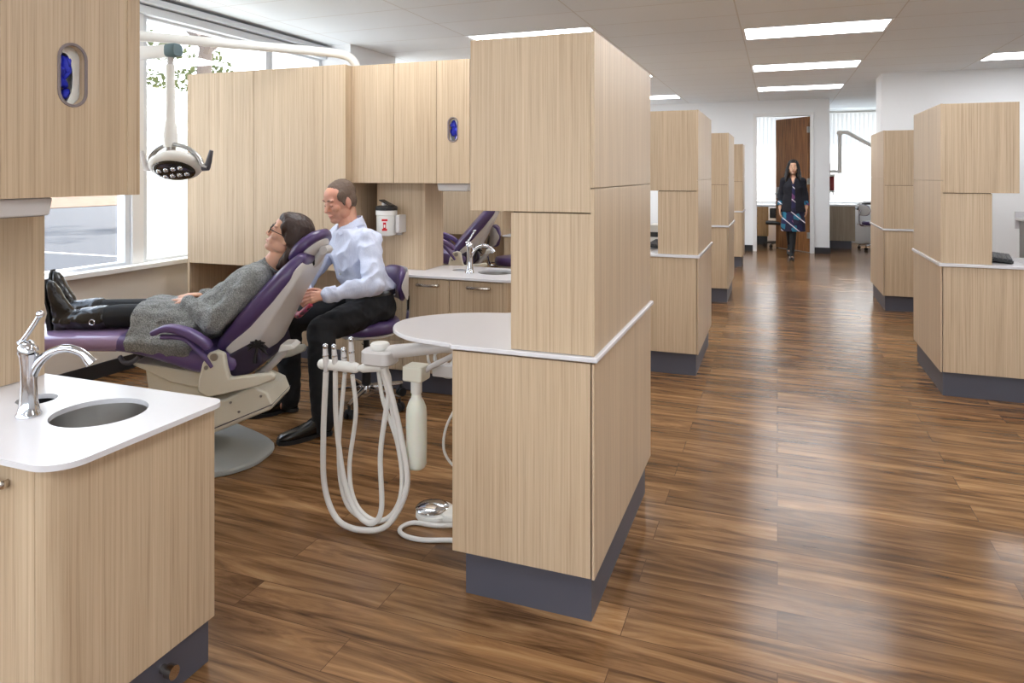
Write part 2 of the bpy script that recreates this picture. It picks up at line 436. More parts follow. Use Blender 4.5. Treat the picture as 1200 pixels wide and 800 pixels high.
# local x,y -> world x,z facing -y at depth y ; thickness grows towards +y
def face_y(y): return Matrix(((1, 0, 0, 0), (0, 0, 1, y), (0, 1, 0, 0), (0, 0, 0, 1)))
def face_x(x): return Matrix(((0, 0, 1, x), (1, 0, 0, 0), (0, 1, 0, 0), (0, 0, 0, 1)))
def pad(path, widths, thick, yc, n=4, ex=.55, seg=28):
    """upholstered pad: rounded section swept along a path in x-z; returns loops"""
    pts = spline([(x, 0, z) for x, z in path], n)
    m = len(pts)
    def val(a, i):
        if isinstance(a, (int, float)): return a
        f = i / (m - 1) * (len(a) - 1); k = min(int(f), len(a) - 2); return a[k] + (a[k + 1] - a[k]) * (f - k)
    loops = []
    def sec(p, t, w, h):
        nr = V((-t.z, 0, t.x)); l = []
        for k in range(seg):
            a = 2 * PI * k / seg; ca, sa = math.cos(a), math.sin(a)
            l.append(p + V((0, 1, 0)) * (math.copysign(abs(ca) ** ex, ca) * w / 2) + nr * (math.copysign(abs(sa) ** ex, sa) * h / 2) + V((0, yc, 0)))
        return l
    for i, p in enumerate(pts):
        t = (pts[min(i + 1, m - 1)] - pts[max(i - 1, 0)]).normalized()
        w, h = val(widths, i), val(thick, i)
        if i == 0:
            for q, sc in ((1, .3), (.75, .75), (.4, .93)): loops.append(sec(p - t * h * .45 * q, t, w - h * (1 - sc) * .9, h * sc))
        loops.append(sec(p, t, w, h))
        if i == m - 1:
            for q, sc in ((.4, .93), (.75, .75), (1, .3)): loops.append(sec(p + t * h * .45 * q, t, w - h * (1 - sc) * .9, h * sc))
    return loops
def copy_tree(o, parent=None):
    c = o.copy(); COL.objects.link(c)
    c.parent = parent
    if o in LOC: LOC[c] = LOC[o]
    for ch in list(o.children): copy_tree(ch, c)
    return c
def dup(root, d, label, rz=0):
    c = copy_tree(root); c.location = root.location + V(d); c.rotation_euler = (0, 0, rz); c['label'] = label
    return c
# ------------------------------------------------------------------ the setting
H_C = 2.74
XL, XR, YB, YF = -4.41, 5.2, -3.6, 13.5
def struct(name, mb, mat, parent=None, **k):
    o = mb.build(name, mat, parent, **k)
    if parent is None: o['kind'] = 'structure'
    return o
struct('floor', MB().box((XL - .1, YB, -.06), (XR, 16.2, 0)), M['floor'], origin=(0, 0, 0))
struct('ceiling', MB().box((XL - .12, YB, H_C), (XR, 16.2, H_C + .1)), M['ceil'], origin=(0, 0, 0))
struct('wall_left', MB().box((XL - .12, YB, 0), (XL, 16.0, .72)), M['walltan'])
struct('wall_left_header', MB().box((XL - .12, YB, 2.64), (XL, 16.0, H_C)), M['wallw'])
struct('wall_left_column', MB().box((XL - .12, 6.1, .72), (-4.08, 7.0, H_C)), M['wallw'])
struct('wall_left_end', MB().box((XL - .12, 12.9, .72), (XL, 16.0, 2.64)), M['wallw'])
struct('wall_right', MB().box((XR, YB, 0), (XR + .1, 16.2, H_C)), M['wallw'])
w = MB().box((XL - .12, YB - .12, 0), (XR + .1, YB, .6)); w.box((XL - .12, YB - .12, 2.62), (XR + .1, YB, H_C)); w.box((XL - .12, YB - .12, .6), (XL + .3, YB, 2.62)); w.box((XR - .3, YB - .12, .6), (XR + .1, YB, 2.62)); w.box((.2, YB - .12, .6), (.6, YB, 2.62)); struct('wall_rear', w, M['wallw'])
for n_, (a_, b_) in enumerate(((XL + .3, .2), (.6, XR - .3))):  # unseen windows, added to let in fill daylight from behind the camera
    r = thing('window_%d' % (14 + n_), ((a_ + b_) / 2, YB - .06, .6), None, None, kind='structure'); f = MB()
    f.box((a_, YB - .1, .6), (a_ + .05, YB - .02, 2.62)); f.box((b_ - .05, YB - .1, .6), (b_, YB - .02, 2.62)); f.box((a_ + .05, YB - .1, .6), (b_ - .05, YB - .02, .66)); f.box((a_ + .05, YB - .1, 2.56), (b_ - .05, YB - .02, 2.62)); f.box(((a_ + b_) / 2 - .03, YB - .1, .66), ((a_ + b_) / 2 + .03, YB - .02, 2.56))
    f.build('window_frame', M['alu'], r); MB().box((a_ + .04, YB - .065, .65), (b_ - .04, YB - .058, 2.57)).build('window_pane', M['glass'], r)
DX0, DX1, DH = -.352, .545, 2.45
w = MB().box((XL, YF, 0), (DX0 - .02, YF + .12, H_C)); w.box((DX0 - .02, YF, DH + .02), (DX1 + .02, YF + .12, H_C)); w.box((DX1 + .02, YF, 0), (.86, YF + .12, H_C))
struct('wall_front', w, M['wallw'])
struct('wall_office_side', MB().box((.76, YF + .12, 0), (.86, 15.75, H_C)), M['wallw'])
w = MB().box((1.29, 10.4, 0), (XR, 10.95, H_C)); struct('wall_right_bay', w, M['wallw'])
# window at the far end, behind the blinds
w = MB().box((XL, 15.75, 0), (XR, 15.87, .78)); w.box((XL, 15.75, 2.68), (XR, 15.87, H_C)); w.box((.72, 15.75, .78), (.9, 15.87, 2.68)); w.box((XL, 15.75, .78), (-2.2, 15.87, 2.68)); w.box((3.4, 15.75, .78), (XR, 15.87, 2.68))
struct('wall_far', w, M['wallw'])
def window(name, f, mat='alu'):
    return f
def win_x(n, y0, y1, film=False, seam=True):
    r = thing('window_%d' % n, (XL - .06, (y0 + y1) / 2, .72), None, None, kind='structure')
    f = MB(); d0, d1 = XL - .1, XL - .02
    f.box((d0, y0, .72), (d1, y0 + .045, 2.64)); f.box((d0, y1 - .045, .72), (d1, y1, 2.64)); f.box((d0, y0 + .045, .72), (d1, y1 - .045, .775)); f.box((d0, y0 + .045, 2.58), (d1, y1 - .045, 2.64))
    f.build('window_frame', M['alu'], r, bev=.004)
    MB().box((XL - .07, y0 + .04, .77), (XL - .062, y1 - .04, 2.59)).build('window_pane', M['glass'], r)
    if film: MB().box((XL - .056, y0 + .046, .776), (XL - .053, y1 - .046, 2.08)).build('frosted_film', M['film'], r)
    return r
ys = [(-3.6, -2.49), (-2.49, -.93), (-.93, .63), (.63, 2.19), (2.19, 3.80), (3.90, 5.3), (5.3, 6.1)]
for i, (a, b) in enumerate(ys): win_x(i + 1, a, b, film=(i == 5))
struct('trim_3', MB().box((XL - .11, 3.801, .72), (XL + .0, 3.899, 2.64)), M['trimw'], bev=.003)
for i, (a, b) in enumerate(((7.0, 8.5), (8.5, 10.0), (10.0, 11.45), (11.45, 12.9))): win_x(8 + i, a, b)
def win_y(n, x0, x1):
    r = thing('window_%d' % n, ((x0 + x1) / 2, 15.8, .78), None, None, kind='structure')
    f = MB()
    f.box((x0, 15.77, .78), (x0 + .05, 15.85, 2.68)); f.box((x1 - .05, 15.77, .78), (x1, 15.85, 2.68)); f.box((x0 + .05, 15.77, .78), (x1 - .05, 15.85, .84)); f.box((x0 + .05, 15.77, 2.62), (x1 - .05, 15.85, 2.68))
    f.build('window_frame', M['alu'], r)
    MB().box((x0 + .04, 15.81, .83), (x1 - .04, 15.818, 2.63)).build('window_pane', M['glass'], r)
win_y(12, -2.2, .72); win_y(13, .9, 3.4)
# sill, head rail, baseboards
struct('trim_1', MB().box((XL - .02, YB, .72), (XL + .09, 6.1, .755)), M['trimw'], bev=.004)
t = MB().box((XL - .02, YB, 2.60), (XL + .05, 6.1, 2.66)); t.box((XL - .02, YB, 2.67), (XL + .10, 6.1, 2.715)); struct('trim_2', t, M['alu'], bev=.004)
struct('baseboard_left', MB().box((XL, YB, 0), (XL + .012, 16.0, .1)), M['base'])
b = MB().box((XL, YF - .012, 0), (DX0 - .07, YF, .11)); b.box((DX1 + .07, YF - .012, 0), (.872, YF, .11)); b.box((.86, YF, 0), (.872, 15.7, .11)); struct('baseboard_front', b, M['base'])
b = MB().box((1.278, 10.388, 0), (XR, 10.4, .11)); b.box((1.278, 10.4, 0), (1.29, 10.95, .11)); struct('baseboard_right', b, M['base'])
# doorway
r = thing('door_1', (DX1, YF + .06, 0), None, None, kind='structure')
f = MB(); f.box((DX0 - .06, YF - .02, 0), (DX0, YF + .14, DH)); f.box((DX1, YF - .02, 0), (DX1 + .06, YF + .14, DH)); f.box((DX0 - .06, YF - .02, DH), (DX1 + .06, YF + .14, DH + .06))
f.build('door_frame', M['trimw'], r, bev=.004)
a = math.radians(128)
Md = Matrix.Translation((DX1 - .012, YF + .13, 0)) @ Matrix.Rotation(a, 4, 'Z')
leaf = MB().box((0, -.022, .012), (.885, .022, DH - .01), Md).build('door_leaf', M['walnut'], r, bev=.003)
for z in (.25, 1.22, 2.15): MB().box((-.012, -.03, z), (.022, .034, z + .11), Md).build('hinge', M['steel'], leaf)
h = MB(); h.cyl(Md @ V((.82, .02, 1.03)), Md @ V((.82, .07, 1.03)), .028); h.tube([Md @ V((.82, .065, 1.03)), Md @ V((.70, .065, 1.03))], .011); h.box((.79, .02, .95), (.85, .028, 1.16), Md); h.build('door_handle', M['steel'], leaf)
MB().box((.872, .0, .98), (.888, .012, 1.08), Md).build('latch_plate', M['steel'], leaf)

# ceiling lights
first = None
def ceiling_light(x0, y0, label):
    global first
    if first is None:
        r = thing('ceiling_light', (x0, y0, H_C), label, 'light', 'recessed ceiling lights')
        f = MB(); X, Y = 1.25, .5825; z0, z1 = H_C - .006, H_C - .0005
        f.box((x0 + .004, y0 + .004, z0), (x0 + .03, y0 + Y - .004, z1)); f.box((x0 + X - .03, y0 + .004, z0), (x0 + X - .004, y0 + Y - .004, z1))
        f.box((x0 + .03, y0 + .004, z0), (x0 + X - .03, y0 + .03, z1)); f.box((x0 + .03, y0 + Y - .03, z0), (x0 + X - .03, y0 + Y - .004, z1))
        f.build('frame', M['trimw'], r)
        MB().box((x0 + .03, y0 + .03, H_C - .004), (x0 + X - .03, y0 + Y - .03, H_C - .0005)).build('diffuser', M['panel'], r)
        first = r; return r
    r = dup(first, (0, 0, 0), label); r.location = (x0, y0, H_C); return r
ceiling_light(-.31, 6.70, 'rectangular ceiling light over the aisle, nearest of the three in a line')
ceiling_light(-.31, 9.03, 'rectangular ceiling light over the aisle, middle one of the three in a line')
ceiling_light(-.31, 11.36, 'rectangular ceiling light over the aisle, closest to the far doorway')
ceiling_light(-2.81, 6.1175, 'ceiling light above the top edge of the big near oak tower')
ceiling_light(-2.81, 11.9425, 'ceiling light above the second oak tower on the left of the aisle')
p = onZ(1158, 61, H_C)
ceiling_light(2.19, 6.70 + .5825 * 4, 'ceiling light above the white wall over the right hand bays')
hid = 'white recessed ceiling light outside the picture'
for x0, y0 in ((-.31, 4.37), (-.31, 2.04), (-.31, -.29), (-2.81, 3.205), (-2.81, .2925), (-2.81, 9.03), (2.19, 4.37), (2.19, 1.4575), (-.31, -2.62)):
    ceiling_light(x0, y0, hid)
# ------------------------------------------------------------------ aisle islands (tower + base + worktop)
def tower_tree(x0, y0, s, lab, worktop_lobe=False, D=1.03):
    """s=+1: right face on the aisle (left islands), x0 = aisle face; s=-1 mirrored. y0 = front face"""
    X = lambda d: x0 - s * d
    out = []
    W, WM, WT = .478, .27, .412
    b = thing('base_cabinet', (X(W / 2), y0 + D / 2, 0), lab[0], 'cabinet', 'oak base cabinets along the aisle')
    f = MB().box((X(0.002), y0 + .02, .16), (X(W), y0 + D, .822)); f.build('carcass', M['lam'], b, bev=.002)
    MB().box((X(.004), y0, .16), (X(W), y0 + .02, .828)).build('front_panel', M['lam'], b, bev=.0015)
    MB().box((X(0), y0 + .0, .158), (X(-.0085), y0 + D, .828)).build('end_panel', M['lam'], b, bev=.0015)
    MB().box((X(.012), y0 + .045, 0), (X(W - .03), y0 + D - .03, .16)).build('plinth', M['kick'], b)
    out.append(b)
    if worktop_lobe:
        ol = [(-1.015, 2.105), (-.518, 2.105), (-.518, 3.155), (-1.0, 3.155), (-1.0, 2.70)]
        lob = spline([(-1.04, 2.665, 0), (-1.14, 2.638, 0), (-1.25, 2.575, 0), (-1.345, 2.465, 0), (-1.365, 2.36, 0), (-1.32, 2.25, 0), (-1.22, 2.165, 0), (-1.11, 2.135, 0), (-1.03, 2.122, 0)], 5)
        ol += [(p.x, p.y) for p in lob]
        wt = plate('worktop', ol, [], .016, TZ(.834), M['counter'], None, .004, origin=(-.8, 2.6, .83))
    else:
        wt = MB().box((X(-.019), y0 - .012, .830), (X(W + .0), y0 + D + .005, .85)).build('worktop', M['counter'], None, bev=.003)
    tag(wt, lab[1], 'worktop', 'white worktops on the aisle islands'); out.append(wt)
    t = thing('tower_cabinet', (X(WT / 2), y0 + D / 2, .85), lab[2], 'cabinet', 'oak tower cabinets along the aisle')
    MB().box((X(.004), y0 + .004, .851), (X(WM), y0 + D - .02, 1.293)).build('lower_block', M['lam'], t, bev=.0015)
    MB().box((X(.004), y0, 1.297), (X(WT), y0 + D - .01, 1.86)).build('upper_block', M['lam'], t, bev=.0015)
    MB().box((X(.004), y0 + .02, 1.292), (X(WM - .003), y0 + D - .03, 1.298)).build('shadow_gap', M['gap'], t)
    e = MB().box((X(.004), y0 + .001, .851), (X(-.0085), y0 + D - .006, 1.371)).build('lower_end_panel', M['lam'], t, bev=.0015)
    MB().box((X(.004), y0 + .001, 1.374), (X(-.0085), y0 + D - .006, 1.862)).build('upper_end_panel', M['lam'], t, bev=.0015)
    out.append(t)
    return out
tower_tree(-.5385, 2.117, 1, ('big near oak base cabinet on a charcoal plinth under the rounded white worktop', 'white worktop with a round lobe at the front of the dental bay', 'nearest and largest oak tower standing on the white worktop with the round lobe'), True)
tower_tree(-.522, 5.0, 1, ('oak base cabinet on the left of the aisle directly behind the big near tower', 'thin white worktop on the second base cabinet left of the aisle', 'second oak tower from the front on the left of the aisle'))
tower_tree(-.505, 7.97, 1, ('oak base cabinet on the left of the aisle, third from the front', 'thin white worktop on the third base cabinet left of the aisle', 'third oak tower from the front on the left of the aisle'))
tower_tree(-.495, 11.1, 1, ('last oak base cabinet on the left, beside the far doorway', 'thin white worktop on the last base cabinet left of the doorway', 'last and smallest oak tower on the left, beside the far doorway'), D=.6)
r1 = tower_tree(.978, 5.12, -1, ('oak base cabinet on the right of the aisle, below the black keyboard', 'white worktop on the right hand island, under the black keyboard', 'oak tower at the right edge of the picture, overhanging the keyboard'), D=.95)
r2 = tower_tree(1.03, 8.1, -1, ('oak base cabinet on the right, behind the one with the keyboard', 'thin white worktop on the rear right hand island', 'oak tower on the right in front of the white wall corner'), D=1.05)
# the right hand island carries on past the edge of the picture
c = thing('return_cabinet', (1.9, 5.35, 0), 'oak cabinet run continuing from the keyboard island past the picture edge', 'cabinet')
MB().box((1.4585, 5.121, .16), (2.4, 5.62, .828)).build('front_panel', M['lam'], c, bev=.0015)
MB().box((1.459, 5.165, 0), (2.38, 5.6, .16)).build('plinth', M['kick'], c)
MB().box((1.4605, 5.108, .830), (2.42, 5.64, .85)).build('worktop', M['counter'], c, bev=.003)
# keyboards
def keyboard(loc, label, rz=0):
    k = thing('keyboard', loc, label, 'keyboard'); x, y, z = loc
    Mx = Matrix.Translation(loc) @ Matrix.Rotation(rz, 4, 'Z') @ Matrix.Rotation(math.radians(6), 4, 'X') @ Matrix.Translation((0, 0, .010))
    MB().box((-.2, -.07, 0), (.2, .07, .016), Mx).build('body', M['black'], k, bev=.003)
    kb = MB()
    for j in range(5):
        for i in range(15): kb.box((-.192 + i * .0257, -.062 + j * .025, .016), (-.170 + i * .0257, -.040 + j * .025, .024), Mx)
    kb.build('key_pad', simple('key_grey', (52, 52, 58), .5), k)
    ft = MB(); ft.box((-.18, .05, -.012), (-.14, .066, 0), Mx); ft.box((.14, .05, -.012), (.18, .066, 0), Mx); ft.build('rear_feet', M['black'], k)
    return k
keyboard((1.355, 5.42, .8503), 'black keyboard on the white worktop of the right hand island', math.radians(78))
keyboard((-.86, 5.5, .8505), 'black keyboard in the gap beside the second tower', math.radians(90))
bx = thing('desk_scanner', (-.89, 5.86, .85), 'small white device on the worktop behind the second tower', 'device')
MB().box((-.98, 5.76, .851), (-.81, 5.97, 1.0)).build('body', M['white'], bx, bev=.01)
MB().box((-.975, 5.755, .90), (-.815, 5.762, .94)).build('paper_slot', M['black'], bx)
# grey cabinet at the right edge with a bottle on it
c = thing('storage_cabinet', (2.6, 7.5, 0), 'grey cabinet with white top at the right edge behind the keyboard', 'cabinet')
MB().box((2.115, 7.2, .1), (3.0, 7.8, .98)).build('body', M['grey'], c, bev=.003)
MB().box((2.14, 7.24, 0), (2.98, 7.78, .1)).build('plinth', M['kick'], c)
MB().box((2.09, 7.18, .9805), (3.02, 7.82, 1.005)).build('top', M['counter'], c, bev=.003)
MB().box((2.09, 7.83, .9), (3.02, 7.845, 1.06)).build('backsplash', M['counter'], c)
bt = thing('pump_bottle', (2.17, 7.3, 1.006), 'white pump bottle with black collar on the grey cabinet', 'bottle')
MB().lathe([(.0, .0), (.036, 0), (.04, .006), (.04, .09), (.034, .11), (.016, .125), (.0, .126)], (2.17, 7.3, 1.0065)).build('body', M['white'], bt)
MB().lathe([(0, 0), (.018, 0), (.018, .02), (.008, .022), (.006, .05), (0, .051)], (2.17, 7.3, 1.132)).build('pump', M['black'], bt)
MB().lathe([(.0405, 0), (.0412, .001), (.0412, .02), (.0405, .021)], (2.17, 7.3, 1.009)).build('base_ring', M['black'], bt)
# ------------------------------------------------------------------ the wall units between the bays (front face at y=YU)
YU = 4.0; YE = 4.5; ZC = .765
UX0, UX1 = -4.07, -1.525
def handle(mb, x, y, z, w=.075):
    mb.tube(spline([(x - w, y, z), (x - w, y - .018, z), (x - w * .6, y - .026, z), (x, y - .030, z), (x + w * .6, y - .026, z), (x + w, y - .018, z), (x + w, y, z)], 4), .0065, 8, up=(0, 0, 1), flat=1.5)
UN = []
def U(o): UN.append(o); return o
# tall wall-hung cabinet
t = U(thing('tall_cabinet', (-3.39, 4.25, .76), 'tall wall of pale oak doors beside the window, behind the reclining woman', 'cabinet', 'tall oak door units'))
MB().box((UX0, 4.022, .762), (-2.713, YE, 2.15)).build('carcass', M['lam'], t)
for a, b_ in ((UX0, -3.484), (-3.481, -2.899), (-2.896, -2.713)): MB().box((a, YU, .76), (b_, 4.021, 2.152)).build('door', M['lam'], t, bev=.0012)
MB().box((UX0 - .022, YU, 0), (UX0 - .001, YE, 2.152)).build('end_panel', M['lam'], t, bev=.0012)
MB().box((UX0, YE - .02, 0), (-2.72, YE, .76)).build('niche_back', M['lam'], t)
MB().box((UX0, YE - .035, 0), (-2.72, YE - .0205, .09)).build('niche_skirting', M['kick'], t)
# base cabinet
b = U(thing('base_cabinet', (-2.1, 4.25, 0), 'oak base cabinet with chrome handles behind the seated man', 'cabinet', 'oak sink base cabinets'))
poly = [(-2.71, 4.0215), (-1.5735, 4.0215), (-1.5735, 4.0)] + [(-1.53 - .043 + .043 * math.cos(q), 4.043 + .043 * math.sin(q)) for q in [-PI / 2 + PI / 2 * k / 8 for k in range(9)]] + [(-1.53, YE - .005), (-2.71, YE - .005)]
plate('carcass', poly, [rrect(-2.69, 4.042, -1.565, YE - .025, (0, .035, 0, 0))], .615, TZ(.135), M['lam'], b)
MB().prismz(rrect(-2.69, 4.042, -1.565, YE - .025, (0, .035, 0, 0)), .136, .15).build('bottom_panel', M['lam'], b, angle=30)
MB().prismz(rrect(-2.70, 4.055, -1.55, YE - .008, (0, .04, 0, 0)), 0, .135).build('plinth', M['kick'], b, angle=30)
for x0, x1 in ((-1.94, -1.5755), (-2.28, -1.943)):
    d = MB().box((x0, YU, .14), (x1, 4.02, .742)).build('door', M['lam'], b, bev=.0012)
    h = MB(); handle(h, (x0 + x1) / 2 + .02, YU, .705); h.build('handle', M['nickel'], d)
for z0, z1 in ((.14, .33), (.333, .535), (.538, .742)):
    d = MB().box((-2.708, YU, z0), (-2.283, 4.02, z1)).build('drawer', M['lam'], b, bev=.0012)
    h = MB(); handle(h, -2.495, YU, z1 - .037); h.build('handle', M['nickel'], d)
k = MB(); k.cyl((-1.552, 4.33, .085), (-1.53, 4.33, .085), .012); k.cyl((-1.53, 4.33, .085), (-1.508, 4.33, .085), .018); k.build('toe_valve', M['nickel'], b)
# counter with two cut-outs
BAS = (-1.74, 4.295, .12, .12); HOL = (-2.01, 4.31, .052, .052)
def cp(px, py, dy=2.9):
    p = onZ(px, py, ZC); return p + V((0, dy, 0))
ol = rrect(-2.72, 3.985, -1.49, YE, (0, .08, .04, 0), 10)
ct = U(plate('countertop', ol, [oval(BAS[0], BAS[1], BAS[2], BAS[3]), oval(HOL[0], HOL[1], HOL[2], HOL[3])], .014, TZ(ZC - .014), M['counter'], None, 0, origin=(-2.1, 4.25, ZC - .022)))
tag(ct, 'white countertop with oval basin behind the seated man', 'countertop', 'white sink countertops')
s_ = MB()
s_.loft([[V((BAS[0] + (BAS[2] + .004) * k_ * math.cos(a), BAS[1] + (BAS[3] + .004) * k_ * math.sin(a), z)) for a in [2 * PI * i / 40 for i in range(40)]] for k_, z in ((1.05, ZC - .0145), (1.0, ZC - .0145), (.98, ZC - .06), (.93, ZC - .10), (.8, ZC - .125), (.5, ZC - .135), (.14, ZC - .138), (.12, ZC - .15), (.02, ZC - .15))], cap=False)
sk = U(s_.build('sink_basin', M['steel'], None, 60)); tag(sk, 'oval steel basin in the white countertop behind the round worktop', 'sink', 'steel hand basins')
sk.modifiers.new('s', 'SOLIDIFY').thickness = .0015
s_ = MB(); s_.loft([[V((HOL[0] + (HOL[2]) * k_ * math.cos(a), HOL[1] + (HOL[3]) * k_ * math.sin(a), z)) for a in [2 * PI * i / 32 for i in range(32)]] for k_, z in ((1.06, ZC - .0145), (1.0, ZC - .0145), (.98, ZC - .20), (.02, ZC - .22))], cap=False)
wc = U(s_.build('waste_chute', M['black'], None, 60)); tag(wc, 'dark oval waste hole in the white countertop beside the far faucet', 'waste hole', 'waste holes in the countertops')
wc.modifiers.new('s', 'SOLIDIFY').thickness = .0015
# faucet
FX, FY = -1.892, 4.205
fc = U(thing('faucet', (FX, FY, ZC), 'small chrome faucet on the white countertop behind the round worktop', 'faucet', 'chrome faucets'))
def mk_faucet():
    z = ZC
    MB().lathe([(0, .0005), (.031, .0005), (.031, .006), (.027, .012), (.022, .04), (.0195, .09), (.020, .135), (.024, .168), (.0, .168)], (FX, FY, z), 28).build('body', M['chrome'], fc, 50)
    d = V((.86, .5, 0)).normalized()
    s0 = V((FX, FY, z)) + d * .006
    pts = spline([s0 + V((0, 0, .11)), s0 + d * .018 + V((0, 0, .142)), s0 + d * .05 + V((0, 0, .170)), s0 + d * .09 + V((0, 0, .178)), s0 + d * .128 + V((0, 0, .163)), s0 + d * .152 + V((0, 0, .135))], 6)
    n = len(pts); rr = [.015 - .004 * min(1, i / (n * .4)) + (.006 * max(0, (i / n - .8) / .2)) for i in range(n)]
    MB().tube(pts, rr, 16).build('spout', M['chrome'], fc, 60)
    hd = MB(); up = V((-.25, -.15, 1)).normalized()
    p0 = V((FX, FY, z + .168))
    hd.lathe([(0, 0), (.024, 0), (.025, .01), (.021, .026), (.012, .036), (0, .036)], p0, 24, Mx=up.to_track_quat('Z', 'Y').to_matrix())
    q = p0 + up * .03
    hd.tube(spline([q + V((-.012, -.004, 0)), q + V((.004, 0, .02)), q + V((.022, .008, .05)), q + V((.036, .014, .075))], 5), [.011, .009] + [.0065] * 12 + [.007, .007], 12)
    hd.ell(q + V((.037, .0145, .078)), .0105)
    hd.build('lever_handle', M['chrome'], fc, 60)
mk_faucet()
# riser box behind the counter with sharps container
r = U(thing('riser_panel', (-2.45, 4.33, ZC), 'oak boxed panel behind the seated man carrying the white sharps container', 'panel', 'oak riser boxes'))
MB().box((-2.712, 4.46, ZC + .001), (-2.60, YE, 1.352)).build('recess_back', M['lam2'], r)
MB().box((-2.599, 4.21, ZC + .001), (-2.225, YE - .013, 1.352)).build('box', M['lam'], r, bev=.0015)
# wall cabinets
w = U(thing('wall_cabinet', (-2.27, 4.28, 1.355), 'oak wall cabinet of three doors with a blue glove slot', 'cabinet', 'oak wall cabinets'))
MB().box((-2.710, 4.092, 1.357), (-2.08, YE, 2.148)).build('carcass', M['lam'], w)
cb = MB(); cb.box((-2.08, 4.25, 1.357), (-1.98, YE, 2.148)); cb.box((-2.08, 4.092, 1.357), (-1.852, 4.25, 1.56)); cb.box((-2.08, 4.092, 1.86), (-1.852, 4.25, 2.148)); cb.box((-1.98, 4.42, 1.357), (-1.852, YE, 2.148)); cb.box((-1.98, 4.25, 1.357), (-1.852, 4.42, 1.5)); cb.box((-1.98, 4.25, 1.9), (-1.852, 4.42, 2.148))
cb.build('glove_compartment', M['gap'], w)  # interior coloured dark to stand in for the shade behind the slots
for a, b_ in ((-2.710, -2.387), (-2.384, -2.070)): MB().box((a, 4.07, 1.355), (b_, 4.091, 2.15)).build('door', M['lam'], w, bev=.0012)
SZ, SX = 1.7, -1.95
plate('door', [(-2.067, 1.355), (-1.833, 1.355), (-1.833, 2.15), (-2.067, 2.15)], [slot(SX, SZ, .062, .15)], .021, face_y(4.07), M['lam'], w)
def ring(mb_name, c, axis, w_, h_, parent):
    o, i = slot(0, 0, w_ + .014, h_ + .014), slot(0, 0, w_ - .002, h_ - .002)
    Mx = (Matrix.Translation((c[0], c[1] - .003, c[2])) @ face_y(0)) if axis == 'y' else (Matrix.Translation((c[0], c[1], c[2])) @ face_x(0))
    return plate(mb_name, o, [i], .005, Mx, simple('slot_ring_grey', (128, 116, 116), .4), parent, .001)
ring('slot_ring', (SX, 4.07, SZ), 'y', .062, .15, w)
# end panel with the second slot (faces +x), seen on the unit nearest the camera
EY0, EY1 = 4.092, 4.488
ey = onX(85, 88, -1.83); EZ = ey.z; EY = ey.y + 2.9
plate('end_panel', [(EY0, 1.355), (EY1 - .03, 1.355), (EY1 - .03, 2.15), (EY0, 2.15)], [slot(EY, EZ, .074, .165)], .021, face_x(-1.851), M['lam'], w)
MB().box((-1.851, EY1 - .0295, 1.355), (-1.826, EY1 + .012, 2.15)).build('edge_stile', M['lam'], w, bev=.001)
ring('slot_ring', (-1.8315, EY, EZ), 'x', .074, .165, w)
def glove_box(c, axis, label):
    g = U(thing('glove_box', c, label, 'glove box', 'glove boxes in the cabinet slots'))
    # carton front with an oval opening, box behind it and a bunch of gloves showing
    if axis == 'y': Mx = Matrix.Translation(c)
    else: Mx = Matrix.Translation(c) @ Matrix.Rotation(PI / 2, 4, 'Z')
    plate('carton_face', [(-.055, -.13), (.055, -.13), (.055, .13), (-.055, .13)], [oval(-.006, -.005, .026, .068)], .002, Mx @ face_y(0), M['white'], g)
    bb = MB(); bb.box((-.055, .05, -.13), (.055, .052, .13), Mx); bb.box((-.055, .0025, -.13), (-.053, .05, .13), Mx); bb.box((.053, .0025, -.13), (.055, .05, .13), Mx); bb.box((-.053, .0025, -.13), (.053, .05, -.128), Mx); bb.box((-.053, .0025, .128), (.053, .05, .13), Mx)
    bb.build('carton', M['white'], g)
    rnd = random.Random(3); gl = MB()
    for i in range(14):
        p = Mx @ V((rnd.uniform(-.024, .012), rnd.uniform(.008, .022), rnd.uniform(-.06, .055)))
        gl.ell(p, (.016, .010, .024), Matrix.Rotation(rnd.uniform(-1, 1), 3, 'X') @ Matrix.Rotation(rnd.uniform(-1, 1), 3, 'Y'), 10, 6)
    gl.build('gloves', M['blue'], g)
    return g
glove_box((SX, 4.094, SZ), 'y', 'blue gloves in the slot of the wall cabinet beside the big oak tower')
glove_box((-1.855, EY, EZ), 'x', 'blue gloves behind the end slot of the three door wall cabinet')
l = U(thing('under_cabinet_tray', (-1.98, 4.18, 1.31), 'white tray fixed under the three door wall cabinet', 'tray', 'trays under the wall cabinets'))
MB().prism([(-2.08, 1.354), (-1.852, 1.354), (-1.865, 1.305), (-2.07, 1.305)], 4.10, 4.245).build('shell', M['shell'], l, bev=.006)
MB().prism([(-2.06, 1.3048), (-1.875, 1.3048), (-1.88, 1.303), (-2.055, 1.303)], 4.12, 4.235).build('drip_slot', M['kick'], l)
